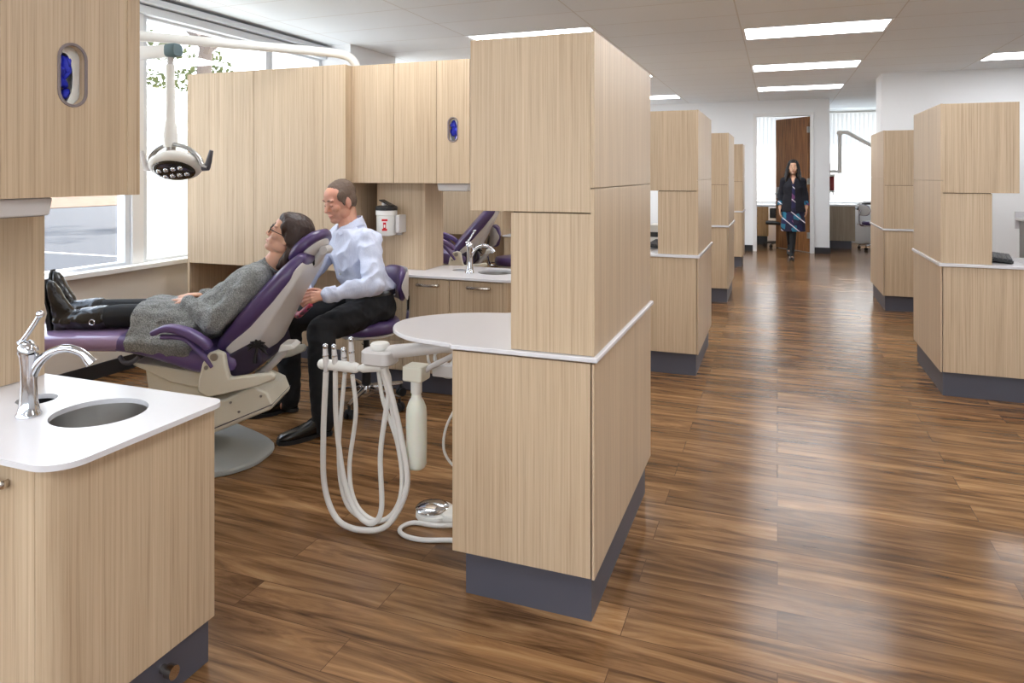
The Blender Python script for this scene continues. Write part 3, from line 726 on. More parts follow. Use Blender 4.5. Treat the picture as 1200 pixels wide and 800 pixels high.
# copies: the unit nearest the camera and the one behind the bay
near_lab = {'tall_cabinet': 'tall oak door unit left of the near sink', 'base_cabinet': 'near oak base cabinet with rounded corner under the sink countertop', 'countertop': 'near white countertop with basin in the lower left corner',
            'sink_basin': 'large oval steel basin in the near countertop', 'waste_chute': 'dark oval waste hole behind the near faucet', 'faucet': 'large chrome faucet on the near countertop',
            'riser_panel': 'near oak upright panel behind the big chrome faucet', 'wall_cabinet': 'near oak wall cabinet at upper left with a glove slot in its end', 'glove_box': 'blue gloves in the front slot of the near cabinet',
            'glove_box.001': 'blue gloves in the oval end slot of the near upper left cabinet', 'under_cabinet_tray': 'white tray under the near upper left wall cabinet'}
far_lab = {'tall_cabinet': 'tall oak doors seen through the opening above the far faucet', 'base_cabinet': 'oak base cabinet of the next bay behind the empty purple chair', 'countertop': 'white countertop of the next bay behind the empty purple chair',
           'faucet': 'chrome faucet of the next bay behind the empty purple chair', 'sink_basin': 'steel basin of the next bay behind the empty purple chair', 'waste_chute': 'waste hole of the next bay behind the empty purple chair',
           'riser_panel': 'oak riser panel in the next bay, seen over the purple stool', 'wall_cabinet': 'oak wall cabinet of the next bay behind the purple stool'}
seen_box = False
for o in list(UN):
    key = o.name.split('.')[0]
    if key == 'glove_box' and seen_box: key = 'glove_box.001'
    seen_box = seen_box or key == 'glove_box'
    dup(o, (0, -2.9, 0), near_lab[key])
    if key in far_lab: dup(o, (0, 2.9, 0), far_lab[key])
# sharps container on the riser of the first bay
sc = thing('sharps_container', (-2.45, 4.10, 1.0), 'white sharps container with black lid and red label on the oak panel', 'sharps container')
cx, cy = -2.475, 4.13
MB().lathe([(0, 0), (.062, 0), (.066, .008), (.068, .13), (.072, .135), (.072, .165), (0, .165)], (cx, cy, 1.005), 32).build('tub', M['white'], sc, 30)
ld = MB().lathe([(.0, .0), (.074, 0), (.074, .022), (.064, .030), (0, .030)], (cx, cy, 1.171), 32).build('lid', M['black'], sc, 30)
f = MB(); f.box((-.045, -.004, 0), (.05, .06, .007), Matrix.Translation((cx, cy - .03, 1.218)) @ Matrix.Rotation(math.radians(24), 4, 'Y')); f.build('flap', M['black'], ld, bev=.002)
MB().ell((cx - .01, cy - .02, 1.212), (.016, .012, .016)).build('drop_chute', M['shell'], ld)
def wrap(c, R, a0, a1, z0, z1, n=8, t=.0012):
    mb = MB(); L = []
    for i in range(n + 1):
        a = math.radians(a0 + (a1 - a0) * i / n); d = V((math.cos(a), math.sin(a), 0))
        L.append([V((c[0], c[1], 0)) + d * (R + e) + V((0, 0, z)) for e, z in ((0, z0), (t, z0), (t, z1), (0, z1))])
    return mb.loft(L)
lb = wrap((cx, cy), .0685, -92, -50, 1.03, 1.115).build('label', M['white'], sc)
wrap((cx, cy), .0698, -84, -56, 1.036, 1.050).build('red_print', M['red'], lb)
wrap((cx, cy), .0698, -78, -62, 1.050, 1.092).build('red_print', M['red'], lb)
wrap((cx, cy), .0698, -86, -54, 1.100, 1.114).build('red_print', M['red'], lb)
wrap((cx, cy), .0711, -74, -66, 1.058, 1.078).build('warning_mark', M['white'], lb)
br = MB(); br.box((cx + .078, cy - .02, 1.02), (cx + .108, 4.2095, 1.14)); br.build('wall_bracket', M['shell'], sc, bev=.006)
b2 = MB(); b2.box((cx - .06, cy + .06, 1.0), (cx + .078, 4.2095, 1.12)); b2.box((cx - .05, cy - .06, 1.0), (cx + .05, cy + .06, 1.0045)); b2.build('wall_holder', M['shell'], sc, bev=.003)
# ------------------------------------------------------------------ dental chair
CTH = math.radians(22); CC = V((-2.5, 2.92, 0))
CA, CN = V((math.cos(CTH), math.sin(CTH), 0)), V((-math.sin(CTH), math.cos(CTH), 0))
def wl(x, y): d = V((x, y, 0)) - CC; return (d.dot(CA), d.dot(CN))
def dental_chair(label):
    # built in the chair's own frame: x towards the head, y across (camera side negative)
    c = thing('dental_chair', (0, 0, 0), label, 'dental chair', 'purple dental chairs')
    S = lambda n, mb, m, p=c, a=30, bev=0: mb.build(n, m, p, a, bev)
    pl = [wl(p.x, p.y) for p in spline([V((x, y, 0)) for x, y in ((-3.35, 2.95), (-3.0, 3.13), (-2.75, 3.09), (-2.45, 2.965), (-2.37, 2.78), (-2.385, 2.66), (-2.46, 2.555), (-2.75, 2.40), (-3.1, 2.33), (-3.4, 2.45), (-3.45, 2.75))], 5, True)]
    mx, my = -.42, -.10
    b = MB(); b.loft([[V((mx + (x - mx) * k, my + (y - my) * k, z)) for x, y in pl] for k, z in ((.985, 0), (1, .004), (1, .018), (.985, .026), (.9, .036), (.6, .060), (.35, .075))]); S('base_plate', b, M['baseplate'], a=35)
    b = MB(); b.prism([(-.56, .03), (-.143, .165), (.135, .278), (.140, .30), (.116, .361), (.045, .394), (-.094, .329), (-.56, .23)], -.24, .06); lb = S('lift_box', b, M['cream'], bev=.014)
    b = MB(); b.prism([(-.562, .052), (-.143, .187), (.139, .302), (.139, .306), (-.143, .192), (-.562, .057)], -.2425, .0625); S('seam_line', b, M['kick'], lb)
    b = MB()
    for x, z in ((-.06, .315), (.085, .345), (-.02, .27)): b.cyl((x, -.2405, z), (x, -.245, z), .006, seg=12)
    S('screw_cap', b, M['steel'], lb)
    b = MB(); b.prism([(-.46, .16), (-.22, .20), (-.16, .44), (-.50, .47)], -.18, .03); S('lift_arm', b, M['cream'], bev=.01)
    path = [(-1.26, .588), (-.9, .592), (-.6, .590), (-.4, .562), (-.22, .512), (-.07, .50)]
    st = MB().loft(pad(path, [.40, .44, .46, .50, .52, .50], [.082, .09, .095, .13, .14, .12], 0, 5)); st = S('seat_cushion', st, M['vinyl'], a=60)
    S('foot_cover', MB().loft(pad([(-1.262, .588), (-.9, .5925), (-.63, .5925)], [.408, .448, .466], [.088, .096, .099], 0, 5)), M['vinylcov'], st, 60)
    b = MB(); b.prism([(-.55, .50), (-.22, .45), (-.2, .40), (-.221, .371), (-.365, .400), (-.489, .460), (-.55, .485)], -.2, .2); S('under_tray', b, M['cream'], bev=.012)
    b = MB(); b.tube(spline([(-.60, -.22, .535), (-.575, -.23, .51), (-.54, -.23, .508), (-.51, -.22, .53)], 4), .011, 8); S('release_lever', b, M['kick'])
    S('back_cushion', MB().loft(pad([(-.103, .588), (0, .703), (.11, .828), (.205, .933), (.25, .985)], [.44, .50, .50, .47, .40], [.095, .112, .112, .10, .08], 0, 5)), M['vinyld'], a=60)
    b = MB(); L = []
    for (fx, fz), (rx, rz) in zip([(-.078, .545), (-.002, .628), (.09, .732), (.19, .847), (.275, .945), (.292, .968)], [(.02, .455), (.09, .555), (.145, .665), (.205, .79), (.262, .90), (.278, .945)]):
        k = .20 if fz > .95 else .228
        L.append([V((fx - .02, -k, fz + .02)), V((fx + (rx - fx) * .55, -k + .012, fz + (rz - fz) * .55)), V((rx, -.12, rz)), V((rx + .006, 0, rz)), V((rx, .12, rz)), V((fx + (rx - fx) * .55, k - .012, fz + (rz - fz) * .55)), V((fx - .02, k, fz + .02))])
    b.loft(L); S('back_shell', b, M['shell'], a=50, bev=.012)
    b = MB(); b.prism([(-.11, .43), (-.108, .50), (-.07, .545), (.035, .60), (.075, .585), (.095, .50), (.04, .455), (-.06, .42)], -.238, .238); S('hinge_cover', b, simple('dark_violet_cover', (44, 34, 58), .4), bev=.015)
    b = MB(); y0 = -.2415
    P2 = lambda u, v: V((.055 + u * .0042, y0, .53 + v * .0042))
    b.tube([P2(0, -6), P2(1, 3), P2(3, 14)], [.011, .008, .006], 8)
    for u, v in ((-9, 13), (-5, 18), (1, 21), (7, 20), (12, 17), (15, 10), (-8, 8), (11, 6), (15, 3)):
        m_ = P2(3, 13); q = P2(u, v); b.tube([m_, (m_ + q) / 2 + V((0, 0, .010)), q], [.006, .008, .003], 6)
    S('palm_motif', b, M['black'])
    Mx = Matrix.Translation((.256, 0, 1.043)) @ Matrix.Rotation(math.radians(-15), 4, 'Z') @ Matrix.Rotation(math.radians(-44), 4, 'Y')
    rl = lambda sh: [[Mx @ V((rx * math.cos(2 * PI * k / 32), ry * math.sin(2 * PI * k / 32), z)) for k in range(32)] for rx, ry, z in sh]
    S('headrest_cushion', MB().loft(rl(((.02, .02, .034), (.07, .085, .036), (.095, .11, .028), (.122, .132, .010), (.125, .134, -.008), (.116, .124, -.026), (.098, .105, -.030)))), M['vinyld'], a=60)
    S('headrest_shell', MB().loft(rl(((.092, .103, -.0285), (.086, .097, -.042), (.06, .07, -.054), (.02, .03, -.058)))), M['shell'], a=60)
    b = MB(); b.tube([Mx @ V((.05, 0, -.07)), Mx @ V((-.03, 0, -.080)), Mx @ V((-.09, 0, -.068)), (.262, 0, .955)], [.02, .024, .022, .020], 14); b.cyl(Mx @ V((.055, -.03, -.075)), Mx @ V((.055, .03, -.075)), .022); S('headrest_bracket', b, M['shell'])
    b = MB(); b.box((.215, -.05, .945), (.29, .05, .985)); S('neck_slot', b, M['black'], bev=.01)
    for s in (-1, 1):
        yb = s * .272; t0, t1 = sorted((yb - .02, yb + .02))
        b = MB(); b.prism([(-.20, .38), (-.197, .43), (-.178, .514), (-.147, .565), (-.108, .578), (-.072, .562), (-.062, .50), (-.048, .448), (.15, .470), (.168, .455), (.16, .435), (.085, .405), (-.067, .37), (-.155, .355)], t0, t1); br = S('side_bracket', b, M['cream'], bev=.012)
        b = MB(); b.cyl((-.155, yb + s * .02, .498), (-.155, yb + s * .026, .498), .010, seg=16); b.cyl((-.118, yb + s * .019, .548), (-.118, yb + s * .026, .548), .018, seg=18); S('pivot_bolt', b, M['steel'], br)
        a_ = S('armrest', MB().loft(pad([(-.395, .667), (-.33, .688), (-.24, .668), (-.165, .625), (-.145, .605)], [.05, .062, .068, .062, .055], [.028, .034, .040, .042, .038], yb + s * .03, 5)), M['vinyl'], a=60)
        b = MB(); b.tube(spline([(-.36, yb + s * .03, .648), (-.26, yb + s * .03, .640), (-.20, yb + s * .025, .59), (-.15, yb + s * .012, .53), (-.13, yb + s * .008, .50)], 5), .012, 10, flat=1.7, up=(0, 1, 0)); S('armrest_support', b, M['vinyl'], a_, 60)
    b = MB(); b.tube(spline([(.02, -.10, .41), (.085, -.10, .455), (.13, -.10, .50), (.165, -.10, .545)], 5), .020, 12); S('rear_arm', b, M['shell'])
    b = MB(); b.prism([(.135, .53), (.215, .545), (.222, .555), (.20, .57), (.15, .57)], -.15, -.03); S('rear_tray', b, M['white'], bev=.007)
    c.location = CC; c.rotation_euler = (0, 0, CTH)
    return c
chair = dental_chair('purple dental chair carrying the reclining woman in grey')
ch2 = dup(chair, (-.21, 3.12, 0), 'empty purple dental chair seen through the opening above the far faucet', CTH)
for q in ch2.children:
    k_ = q.name.split('.')[0]
    if k_ == 'lift_arm': q.scale.z = 1.3
    elif k_ not in ('base_plate', 'lift_box'): q.location.z += .14

# ------------------------------------------------------------------ operator stool
def stool(loc, brz, label):
    x, y, _ = loc
    s = thing('operator_stool', loc, label, 'stool', 'purple operator stools')
    MB().lathe([(0, .455), (.185, .455), (.205, .468), (.208, .50), (.195, .525), (.15, .533), (0, .533)], (x, y, 0), 36).build('seat', M['vinyld'], s, 60)
    MB().lathe([(0, .436), (.17, .436), (.196, .446), (.198, .456), (0, .456)], (x, y, 0), 36).build('seat_pan', M['shell'], s)
    MB().lathe([(0, .10), (.028, .10), (.028, .27), (.018, .275), (.018, .437), (0, .437)], (x, y, 0), 20).build('gas_column', M['black'], s)
    hub = MB().lathe([(0, .078), (.045, .078), (.048, .085), (.04, .125), (.03, .13), (0, .13)], (x, y, 0), 24).build('hub', M['chrome'], s)
    for k in range(5):
        a = brz + k * 2 * PI / 5; d = V((math.cos(a), math.sin(a), 0)); p = V((x, y, 0))
        lg = MB().tube([p + d * .03 + V((0, 0, .105)), p + d * .14 + V((0, 0, .098)), p + d * .262 + V((0, 0, .082))], [.02, .017, .012], 10, flat=.75).build('leg', M['chrome'], s)
        e = p + d * .255
        nrm = V((-d.y, d.x, 0))
        b = MB(); b.cyl(e + nrm * .022 + V((0, 0, .027)), e + nrm * .006 + V((0, 0, .027)), .0265, seg=18); b.cyl(e - nrm * .006 + V((0, 0, .027)), e - nrm * .022 + V((0, 0, .027)), .0265, seg=18); b.cyl(e + V((0, 0, .03)), e + V((0, 0, .082)), .009)
        b.build('caster', M['blackr'], lg)
    bd = V((math.cos(BK), math.sin(BK), 0)); sd = V((-bd.y, bd.x, 0)); p = V((x, y, 0))
    # backrest: curved rounded cushion with pale shell
    L, L2 = [], []
    for i in range(13):
        t = -1 + 2 * i / 12
        ca = math.radians(t * 42); R = .26; k = math.sqrt(max(0, 1 - abs(t) ** 4)) * .85 + .15
        o = p + bd * (-.045 + R * math.cos(ca)) + sd * (R * math.sin(ca)) + V((0, 0, .735)); n = (bd * math.cos(ca) + sd * math.sin(ca))
        L.append([o + n * (.026 * math.copysign(abs(math.cos(a)) ** .7, math.cos(a)) * k) + V((0, 0, 1)) * (.105 * k * math.copysign(abs(math.sin(a)) ** .75, math.sin(a))) for a in [2 * PI * j / 20 for j in range(20)]])
        L2.append([o + n * (.034 + .007 * math.cos(a)) * (.4 + .6 * k) + V((0, 0, 1)) * (.098 * k * math.sin(a)) for a in [2 * PI * j / 16 for j in range(16)]])
    bk = MB().loft(L).build('backrest', M['vinyld'], s, 60)
    MB().loft(L2).build('backrest_shell', M['shell'], bk, 60)
    q = p + bd * .255
    MB().tube(spline([q + V((0, 0, .735)), q + bd * .02 + V((0, 0, .62)), q + bd * .005 + V((0, 0, .47)), p + bd * .19 + V((0, 0, .443)), p + bd * .05 + V((0, 0, .443))], 6), .012, 10, flat=1.8, up=sd).build('back_support', M['chrome'], s)
    lv = MB(); a0 = p + sd * -.12 + bd * .10 + V((0, 0, .448)); a1 = p + bd * .27 + sd * -.06 + V((0, 0, .47))
    lv.tube([a0, a1], .006, 8); lv.ell(a1, (.012, .012, .012)); lv.build('height_lever', M['chrome'], s)
    return s
BK = math.radians(51)
st1 = stool((-2.36, 3.70, 0), math.radians(-80), 'purple wheeled stool under the seated man in the blue shirt')
st2 = copy_tree(st1); st2.location = (-2.36, 6.33, 0); st2.rotation_euler = (0, 0, math.radians(150)); st2['label'] = 'empty purple stool beside the empty dental chair, behind the far faucet'
for q in st2.children:
    k_ = q.name.split('.')[0]
    if k_ == 'gas_column': q.scale.z = 1.2
    elif k_ not in ('hub', 'leg'): q.location.z += .085
# dark stool in the far room on the right
BK = math.radians(200)
st3 = stool((1.68, 14.55, 0), .3, 'purple stool beside the grey wood cabinet in the far right room')

# ------------------------------------------------------------------ dental light on its boom
lt = thing('dental_light', (-2.84, 4.25, 2.152), 'white dental operating light hanging in front of the window', 'dental light')
b = MB(); b.tube(spline([(-2.80, 4.28, 2.153), (-2.81, 4.26, 2.20), (-2.84, 4.22, 2.245), (-2.90, 4.15, 2.262), (-3.0, 4.02, 2.264)], 6) + [(-3.67, 3.2, 2.262), (-4.02, 2.76, 2.26)], .031, 18); b.build('boom', M['white'], lt, 60)
b = MB(); b.lathe([(0, 0), (.05, 0), (.05, .012), (0, .012)], (-2.80, 4.28, 2.152)); b.build('boom_flange', M['white'], lt)
b = MB(); b.cyl((-4.02, 2.76, 2.02), (-4.02, 2.76, 2.30), .034); b.build('elbow', M['white'], lt)
zb = 2.052
b = MB(); b.loft([[V((x, 2.75 + .033 * math.copysign(abs(math.cos(a)) ** .6, math.cos(a)), zb + .033 * math.copysign(abs(math.sin(a)) ** .6, math.sin(a)))) for a in [2 * PI * k / 20 for k in range(20)]] for x in (-4.03, -2.93)]); b.build('arm', M['white'], lt)
b = MB(); b.loft([[V((x, 2.75 + .035 * k_ * math.copysign(abs(math.cos(a)) ** .6, math.cos(a)), zb + .035 * k_ * math.copysign(abs(math.sin(a)) ** .6, math.sin(a)))) for a in [2 * PI * k / 20 for k in range(20)]] for x, k_ in ((-2.935, 1), (-2.885, 1), (-2.875, .85))]); b.build('arm_cap', simple('sea_green_cap', (92, 116, 122), .4), lt)
X0 = -2.928
MB().lathe([(0, 1.555), (.032, 1.555), (.034, 1.62), (.022, 1.70), (.0215, 1.98), (0, 1.98)], (X0, 2.75, 0), 20).build('drop_tube', M['white'], lt)
MB().lathe([(0, 1.97), (.015, 1.97), (.015, 2.03), (0, 2.03)], (X0, 2.75, 0), 16).build('swivel_pin', M['shell'], lt)
hc = V((-2.89, 2.75, 1.462))
b = MB(); b.tube(spline([hc + V((-.175, 0, -.012)), hc + V((-.165, 0, .05)), hc + V((-.10, 0, .095)), hc + V((-.02, 0, .108)), hc + V((.08, 0, .085)), hc + V((.15, 0, .04)), hc + V((.175, 0, -.0)), hc + V((.215, 0, -.012))], 5), .010, 10, flat=1.6, up=(0, 1, 0)); b.tube([hc + V((-.175, 0, -.012)), hc + V((-.12, 0, -.02))], .009, 8); b.build('yoke', M['steel'], lt)
b = MB(); b.cyl((X0, 2.75, 1.53), (X0, 2.75, 1.575), .024); b.build('yoke_joint', M['steel'], lt)
Mh = Matrix.Translation(hc) @ Matrix.Rotation(math.radians(-34), 4, 'X') @ Matrix.Rotation(math.radians(-8), 4, 'Y')
def dome(rs): return [[Mh @ V((rx * math.cos(2 * PI * k / 36), ry * math.sin(2 * PI * k / 36), z)) for k in range(36)] for rx, ry, z in rs]
MB().loft(dome([(.03, .02, .052), (.09, .06, .046), (.135, .09, .026), (.152, .105, .0), (.145, .10, -.02), (.12, .085, -.032)])).build('lamp_shell', M['white'], lt, 60)
rf = MB().loft(dome([(.118, .083, -.0325), (.112, .078, -.04), (.09, .06, -.043), (.01, .01, -.044)])).build('reflector', simple('smoked_reflector', (70, 66, 60), .12, .6), lt, 60)
b = MB()
for i in range(4):
    for j in (-1, 1): b.ell(Mh @ V((-.066 + i * .044, j * .026, -.044)), .014, None, 12, 8)
b.build('led_lens', M['chrome'], rf)
for s in (-1, 1):
    b = MB(); e = hc + V((s * .205, 0, -.012)); b.tube([e + V((-s * .03, 0, -.004)), e, e + V((s * .012, 0, .03)), e + V((s * .028, 0, .085))], [.016, .02, .017, .012], 12, flat=.6, up=(0, 1, 0)); b.build('grip', M['shell'] if s < 0 else M['kick'], lt)

# ------------------------------------------------------------------ delivery unit below the round worktop
du = thing('delivery_unit', (-1.05, 2.42, .828), 'dental delivery arm with four handpieces and looping white hoses', 'dental unit')
b = MB(); b.box((-1.18, 2.36, .775), (-1.03, 2.56, .8295)); b.build('mount_plate', M['kick'], du, bev=.004)
b = MB(); b.tube([(-1.06, 2.45, .76), (-1.20, 2.435, .752), (-1.40, 2.405, .722), (-1.44, 2.40, .715)], [.03, .032, .036, .036], 14, flat=.75, up=(0, 0, 1)); b.cyl((-1.075, 2.45, .73), (-1.075, 2.45, .80), .036); b.build('swing_arm', M['shell'], du, 50, bev=.003)
b = MB(); b.loft([[V((x, y + .0, z)) for x, y in rrect(-1.53 + i, 2.335 + i, -1.395 - i, 2.44 - i, (.04, .03, .03, .04))] for i, z in ((.008, .672), (0, .68), (0, .722), (.008, .73))]); b.build('pivot_housing', M['shell'], du, 40)
b = MB(); b.lathe([(0, .7305), (.036, .7305), (.038, .736), (.038, .748), (.033, .754), (0, .754)], (-1.462, 2.39, 0)); b.build('pivot_knob', M['white'], du)
bar = MB().chain([((-1.73, 2.388, .645), .021), ((-1.575, 2.388, .645), .021)], 16).build('handpiece_bar', M['white'], du, 60)
MB().chain([((-1.555, 2.388, .645), .012), ((-1.535, 2.388, .648), .018), ((-1.44, 2.388, .662), .018)], 14).build('bar_joint', M['white'], du, 60)
hp = [(381, 404.6, .0), (391, 405.4, .015), (402, 409, .05), (411, 396.5, -.012)]
hoses = [[(382, 436), (379, 510), (380.6, 570), (396, 609), (426, 621), (456, 613), (477, 568), (469.6, 510), (456.5, 454), (449, 431)],
         [(393, 436), (394, 491), (402, 555), (415, 596), (434, 613), (447, 596), (446, 529), (456, 454), (452, 431)],
         [(404, 437), (397, 529), (404, 585), (426, 608), (453, 608), (470.5, 576), (466, 521), (449, 469), (443, 431)],
         [(413, 439), (417, 484), (409.5, 548), (417, 590), (441, 610), (464, 596), (471, 555), (460, 484), (447, 431)]]
yh = [2.372, 2.380, 2.410, 2.392]
for (tx, ty, _), hs, y, r_ in zip(hp, hoses, yh, (.0115, .0105, .0085, .009)):
    pts = [onY(px, py, y + .022 * math.sin(i * 1.1)) for i, (px, py) in enumerate(hs)]
    MB().tube(spline(pts, 10), r_, 10).build('hose', M['hose'], du, 60)
    b0 = onY(hs[0][0], 430, y); t0 = onY(tx, ty, y)
    h = MB().tube([b0 - V((0, 0, .02)), b0 + V((0, 0, .015)), b0.lerp(t0, .45), b0.lerp(t0, .8), t0], [.009, .012, .0115, .010, .007], 14).build('handpiece', M['shell'], du, 60)
    b = MB(); b.ell(t0 + V((.004, -.004, -.002)), (.011, .010, .012)); b.cyl(b0.lerp(t0, .5), b0.lerp(t0, .56), .0125); b.build('handpiece_head', M['chrome'], h)
# water bottle hanging below the worktop
wb = thing('water_bottle', (-1.335, 2.45, .26), 'milky white water bottle hanging below the round worktop', 'bottle')
wx, wy = -1.333, 2.45
MB().box((wx - .043, wy - .04, .605), (wx + .043, wy + .04, .665)).build('cap_block', M['cream'], wb, bev=.008)
MB().lathe([(0, .55), (.018, .55), (.022, .556), (.022, .604), (0, .604)], (wx, wy, 0)).build('neck_collar', M['white'], wb)
MB().lathe([(0, .258), (.028, .258), (.034, .262), (.040, .275), (.041, .35), (.041, .47), (.039, .495), (.030, .52), (.021, .535), (.018, .552), (0, .552)], (wx, wy, 0), 32).build('bottle_body', M['bottle'], wb, 50)
b = MB(); b.tube([(wx + .03, wy, .64), (wx + .06, wy + .02, .66), (-1.18, 2.47, .71), (-1.12, 2.5, .775)], .011, 10); b.build('hanger', M['shell'], wb)
# loose tubing under the worktop
tb = thing('supply_tubing', (-1.1, 2.45, .7), 'thin pale tubes and cables gathered under the round worktop', 'tubing')
for pts in ([(500, 408), (503, 425), (512, 436), (525, 430), (534, 418)], [(508, 410), (515, 436), (526, 442), (536, 438)], [(516, 408), (509, 418), (514, 428), (530, 426), (536, 428)], [(538, 470), (523, 500), (520, 525), (528, 542), (540, 550)]):
    MB().tube(spline([onY(px, py, 2.52 + .01 * i) for i, (px, py) in enumerate(pts)], 6), .0055, 8).build('tube', M['hose'], tb, 60)
jb = MB(); p = onY(519, 432, 2.53); jb.box(p + V((-.04, -.02, -.03)), p + V((.08, .03, .02))); jb.build('junction_box', M['shell'], tb, bev=.006)
# foot control
fx, fy = -1.325, 2.60
ftc = thing('foot_control', (fx, fy, 0), 'round chrome foot pedal with white cord on the floor', 'foot pedal')
MB().lathe([(0, .001), (.075, .001), (.082, .008), (.08, .026), (.068, .034), (0, .034)], (fx, fy, 0), 32).build('base', M['white'], ftc)
MB().lathe([(.066, .034), (.070, .037), (.066, .042), (.045, .050), (.015, .054), (0, .0545)], (fx - .012, fy - .005, 0), 32).build('pedal_disc', M['chrome'], ftc, 60)
b = MB(); b.prismz(rrect(fx + .05, fy - .055, fx + .20, fy + .045, (.02, .02, .02, .02)), .002, .04); b.build('housing', M['white'], ftc, bev=.006)
b = MB(); b.lathe([(0, 0), (.014, 0), (.014, .02), (.009, .024), (.009, .04), (0, .042)], (fx + .10, fy + .02, .04)); b.build('toggle', M['steel'], ftc)
b = MB(); b.tube(spline([(fx + .17, fy - .05, .02), (fx + .05, fy - .09, .012), (-1.375, 2.50, .010), (-1.40, 2.44, .010), (-1.36, 2.40, .010), (-1.28, 2.395, .010), (-1.18, 2.43, .010), (-1.05, 2.47, .010)], 8), .009, 10); b.build('cord', M['hose'], ftc)
# ------------------------------------------------------------------ far rooms
def blind(x0, x1, y, z0, z1, label):
    b = thing('vertical_blind', ((x0 + x1) / 2, y, z1), label, 'blind', 'white vertical blinds at the far windows')
    MB().box((x0, y - .03, z1), (x1, y + .03, z1 + .045)).build('head_rail', M['white'], b, bev=.003)
    v = MB(); n = int((x1 - x0) / .078); a = math.radians(24)
    for i in range(n):
        x = x0 + .04 + i * .078
        Mx = Matrix.Translation((x, y, 0)) @ Matrix.Rotation(a, 4, 'Z')
        L = [[Mx @ V((-.044 + .088 * k / 6, .006 * math.sin(PI * k / 6) + e, z)) for k in range(7)] + [Mx @ V((.044 - .088 * k / 6, .006 * math.sin(PI * (6 - k) / 6) + e + .0008, z)) for k in range(7)] for z, e in ((z0, 0), (z1 - .001, 0))]
        v.loft(L)
    v.build('vanes', M['blind'], b)
    return b
blind(-2.0, .70, 15.58, .86, 2.64, 'white vertical blinds behind the half open brown door')
blind(.90, 3.4, 15.58, .86, 2.64, 'white vertical blinds in the far room right of the doorway')
# desk and chair in the office
d = thing('desk_pedestal', (-.42, 15.0, 0), 'honey wood desk drawers beyond the doorway, left of the brown door', 'desk')
MB().box((-.72, 14.8, .17), (-.17, 15.3, .755)).build('carcass', M['desk'], d, bev=.003)
MB().box((-.70, 14.84, 0), (-.19, 15.28, .17)).build('plinth', M['black'], d)
for z0, z1 in ((.185, .47), (.48, .62), (.63, .75)):
    q = MB().box((-.715, 14.782, z0), (-.175, 14.8, z1)).build('drawer', M['desk'], d, bev=.002)
    MB().box((-.52, 14.765, z1 - .055), (-.37, 14.782, z1 - .04)).build('drawer_pull', M['kick'], q)
MB().box((-.9, 14.76, .756), (.6, 15.32, .79)).build('desk_top', M['counter'], d, bev=.003)
oc = thing('office_chair', (.02, 14.42, 0), 'black office chair partly hidden behind the brown door', 'chair')
ox, oy = .02, 14.42
MB().loft(pad([(ox - .2, .47), (ox, .465), (ox + .2, .47)], [.38, .44, .38], .07, oy)).build('seat', M['black'], oc, 60)
b = MB(); b.box((ox - .16, oy + .19, .54), (ox + .16, oy + .24, .74)); b.build('backrest', M['black'], oc, bev=.02)
MB().tube([(ox, oy, .44), (ox, oy, .08)], .025).build('column', M['black'], oc)
MB().box((ox - .03, oy + .15, .42), (ox + .03, oy + .215, .6)).build('back_bar', M['black'], oc, bev=.006)
for k in range(5):
    a = .4 + k * 2 * PI / 5; dd = V((math.cos(a), math.sin(a), 0)); p = V((ox, oy, 0))
    l_ = MB().tube([p + V((0, 0, .1)), p + dd * .27 + V((0, 0, .07))], [.02, .014], 8).build('leg', M['black'], oc)
    b = MB(); n_ = V((-dd.y, dd.x, 0)); e = p + dd * .26; b.cyl(e + n_ * .02 + V((0, 0, .03)), e - n_ * .02 + V((0, 0, .03)), .029); b.cyl(e + V((0, 0, .03)), e + V((0, 0, .07)), .01); b.build('caster', M['blackr'], l_)
# cabinet, x-ray arm and container in the right hand room
c = thing('side_cabinet', (1.12, 14.85, 0), 'grey wood cabinet with white top right of the far doorway', 'cabinet')
GW = laminate('greyed_oak_laminate', (184, 170, 150), (166, 150, 130), (142, 126, 106))
MB().box((.875, 14.5, .15), (1.36, 15.2, .80)).build('carcass', GW, c, bev=.002)
MB().box((.875, 14.54, 0), (1.30, 15.18, .15)).build('plinth', M['kick'], c)
MB().box((.8725, 14.48, .8005), (1.40, 15.22, .83)).build('top', M['counter'], c, bev=.003)
dc = thing('treatment_chair', (1.75, 15.3, 0), 'dark reclined chair at the right edge of the far right room', 'dental chair')
MB().loft(pad([(1.46, .73), (1.51, .80), (1.64, .84), (2.2, .83)], .5, [.05, .05, .06, .06], 15.26, 4)).build('leg_cushion', M['black'], dc, 60)
MB().box((1.75, 15.15, 0), (2.2, 15.5, .78)).build('pedestal', M['kick'], dc, bev=.02)
MB().tube(spline([(1.46, 15.05, .83), (1.50, 15.05, .80), (1.50, 15.05, .72), (1.46, 15.05, .70)], 4), .012).build('grab_rail', M['shell'], dc)
xa = thing('xray_arm', (.87, 14.2, 1.5), 'white folding x-ray arm reaching over the blinds in the far right room', 'x-ray arm')
Y = 14.0
b = MB(); b.box((.861, Y - .05, 1.40), (.90, Y + .05, 1.60)); b.build('wall_plate', M['shell'], xa, bev=.008)
b = MB(); b.tube([(.885, Y, 1.455), (1.065, Y, 1.455)], .024); b.cyl((1.06, Y, 1.42), (1.06, Y, 1.52), .034); b.build('lower_arm', M['white'], xa)
b = MB(); b.tube([(1.06, Y, 1.50), (1.06, Y, 2.14)], [.034, .028], 14); b.build('upright', M['white'], xa)
b = MB(); b.cyl((1.06, Y - .04, 2.15), (1.06, Y + .04, 2.15), .05); b.tube([(1.06, Y, 2.165), (1.18, Y, 2.16), (1.60, Y, 1.90), (2.0, Y, 1.66)], [.03, .034, .03, .028], 14); b.build('upper_arm', M['white'], xa)
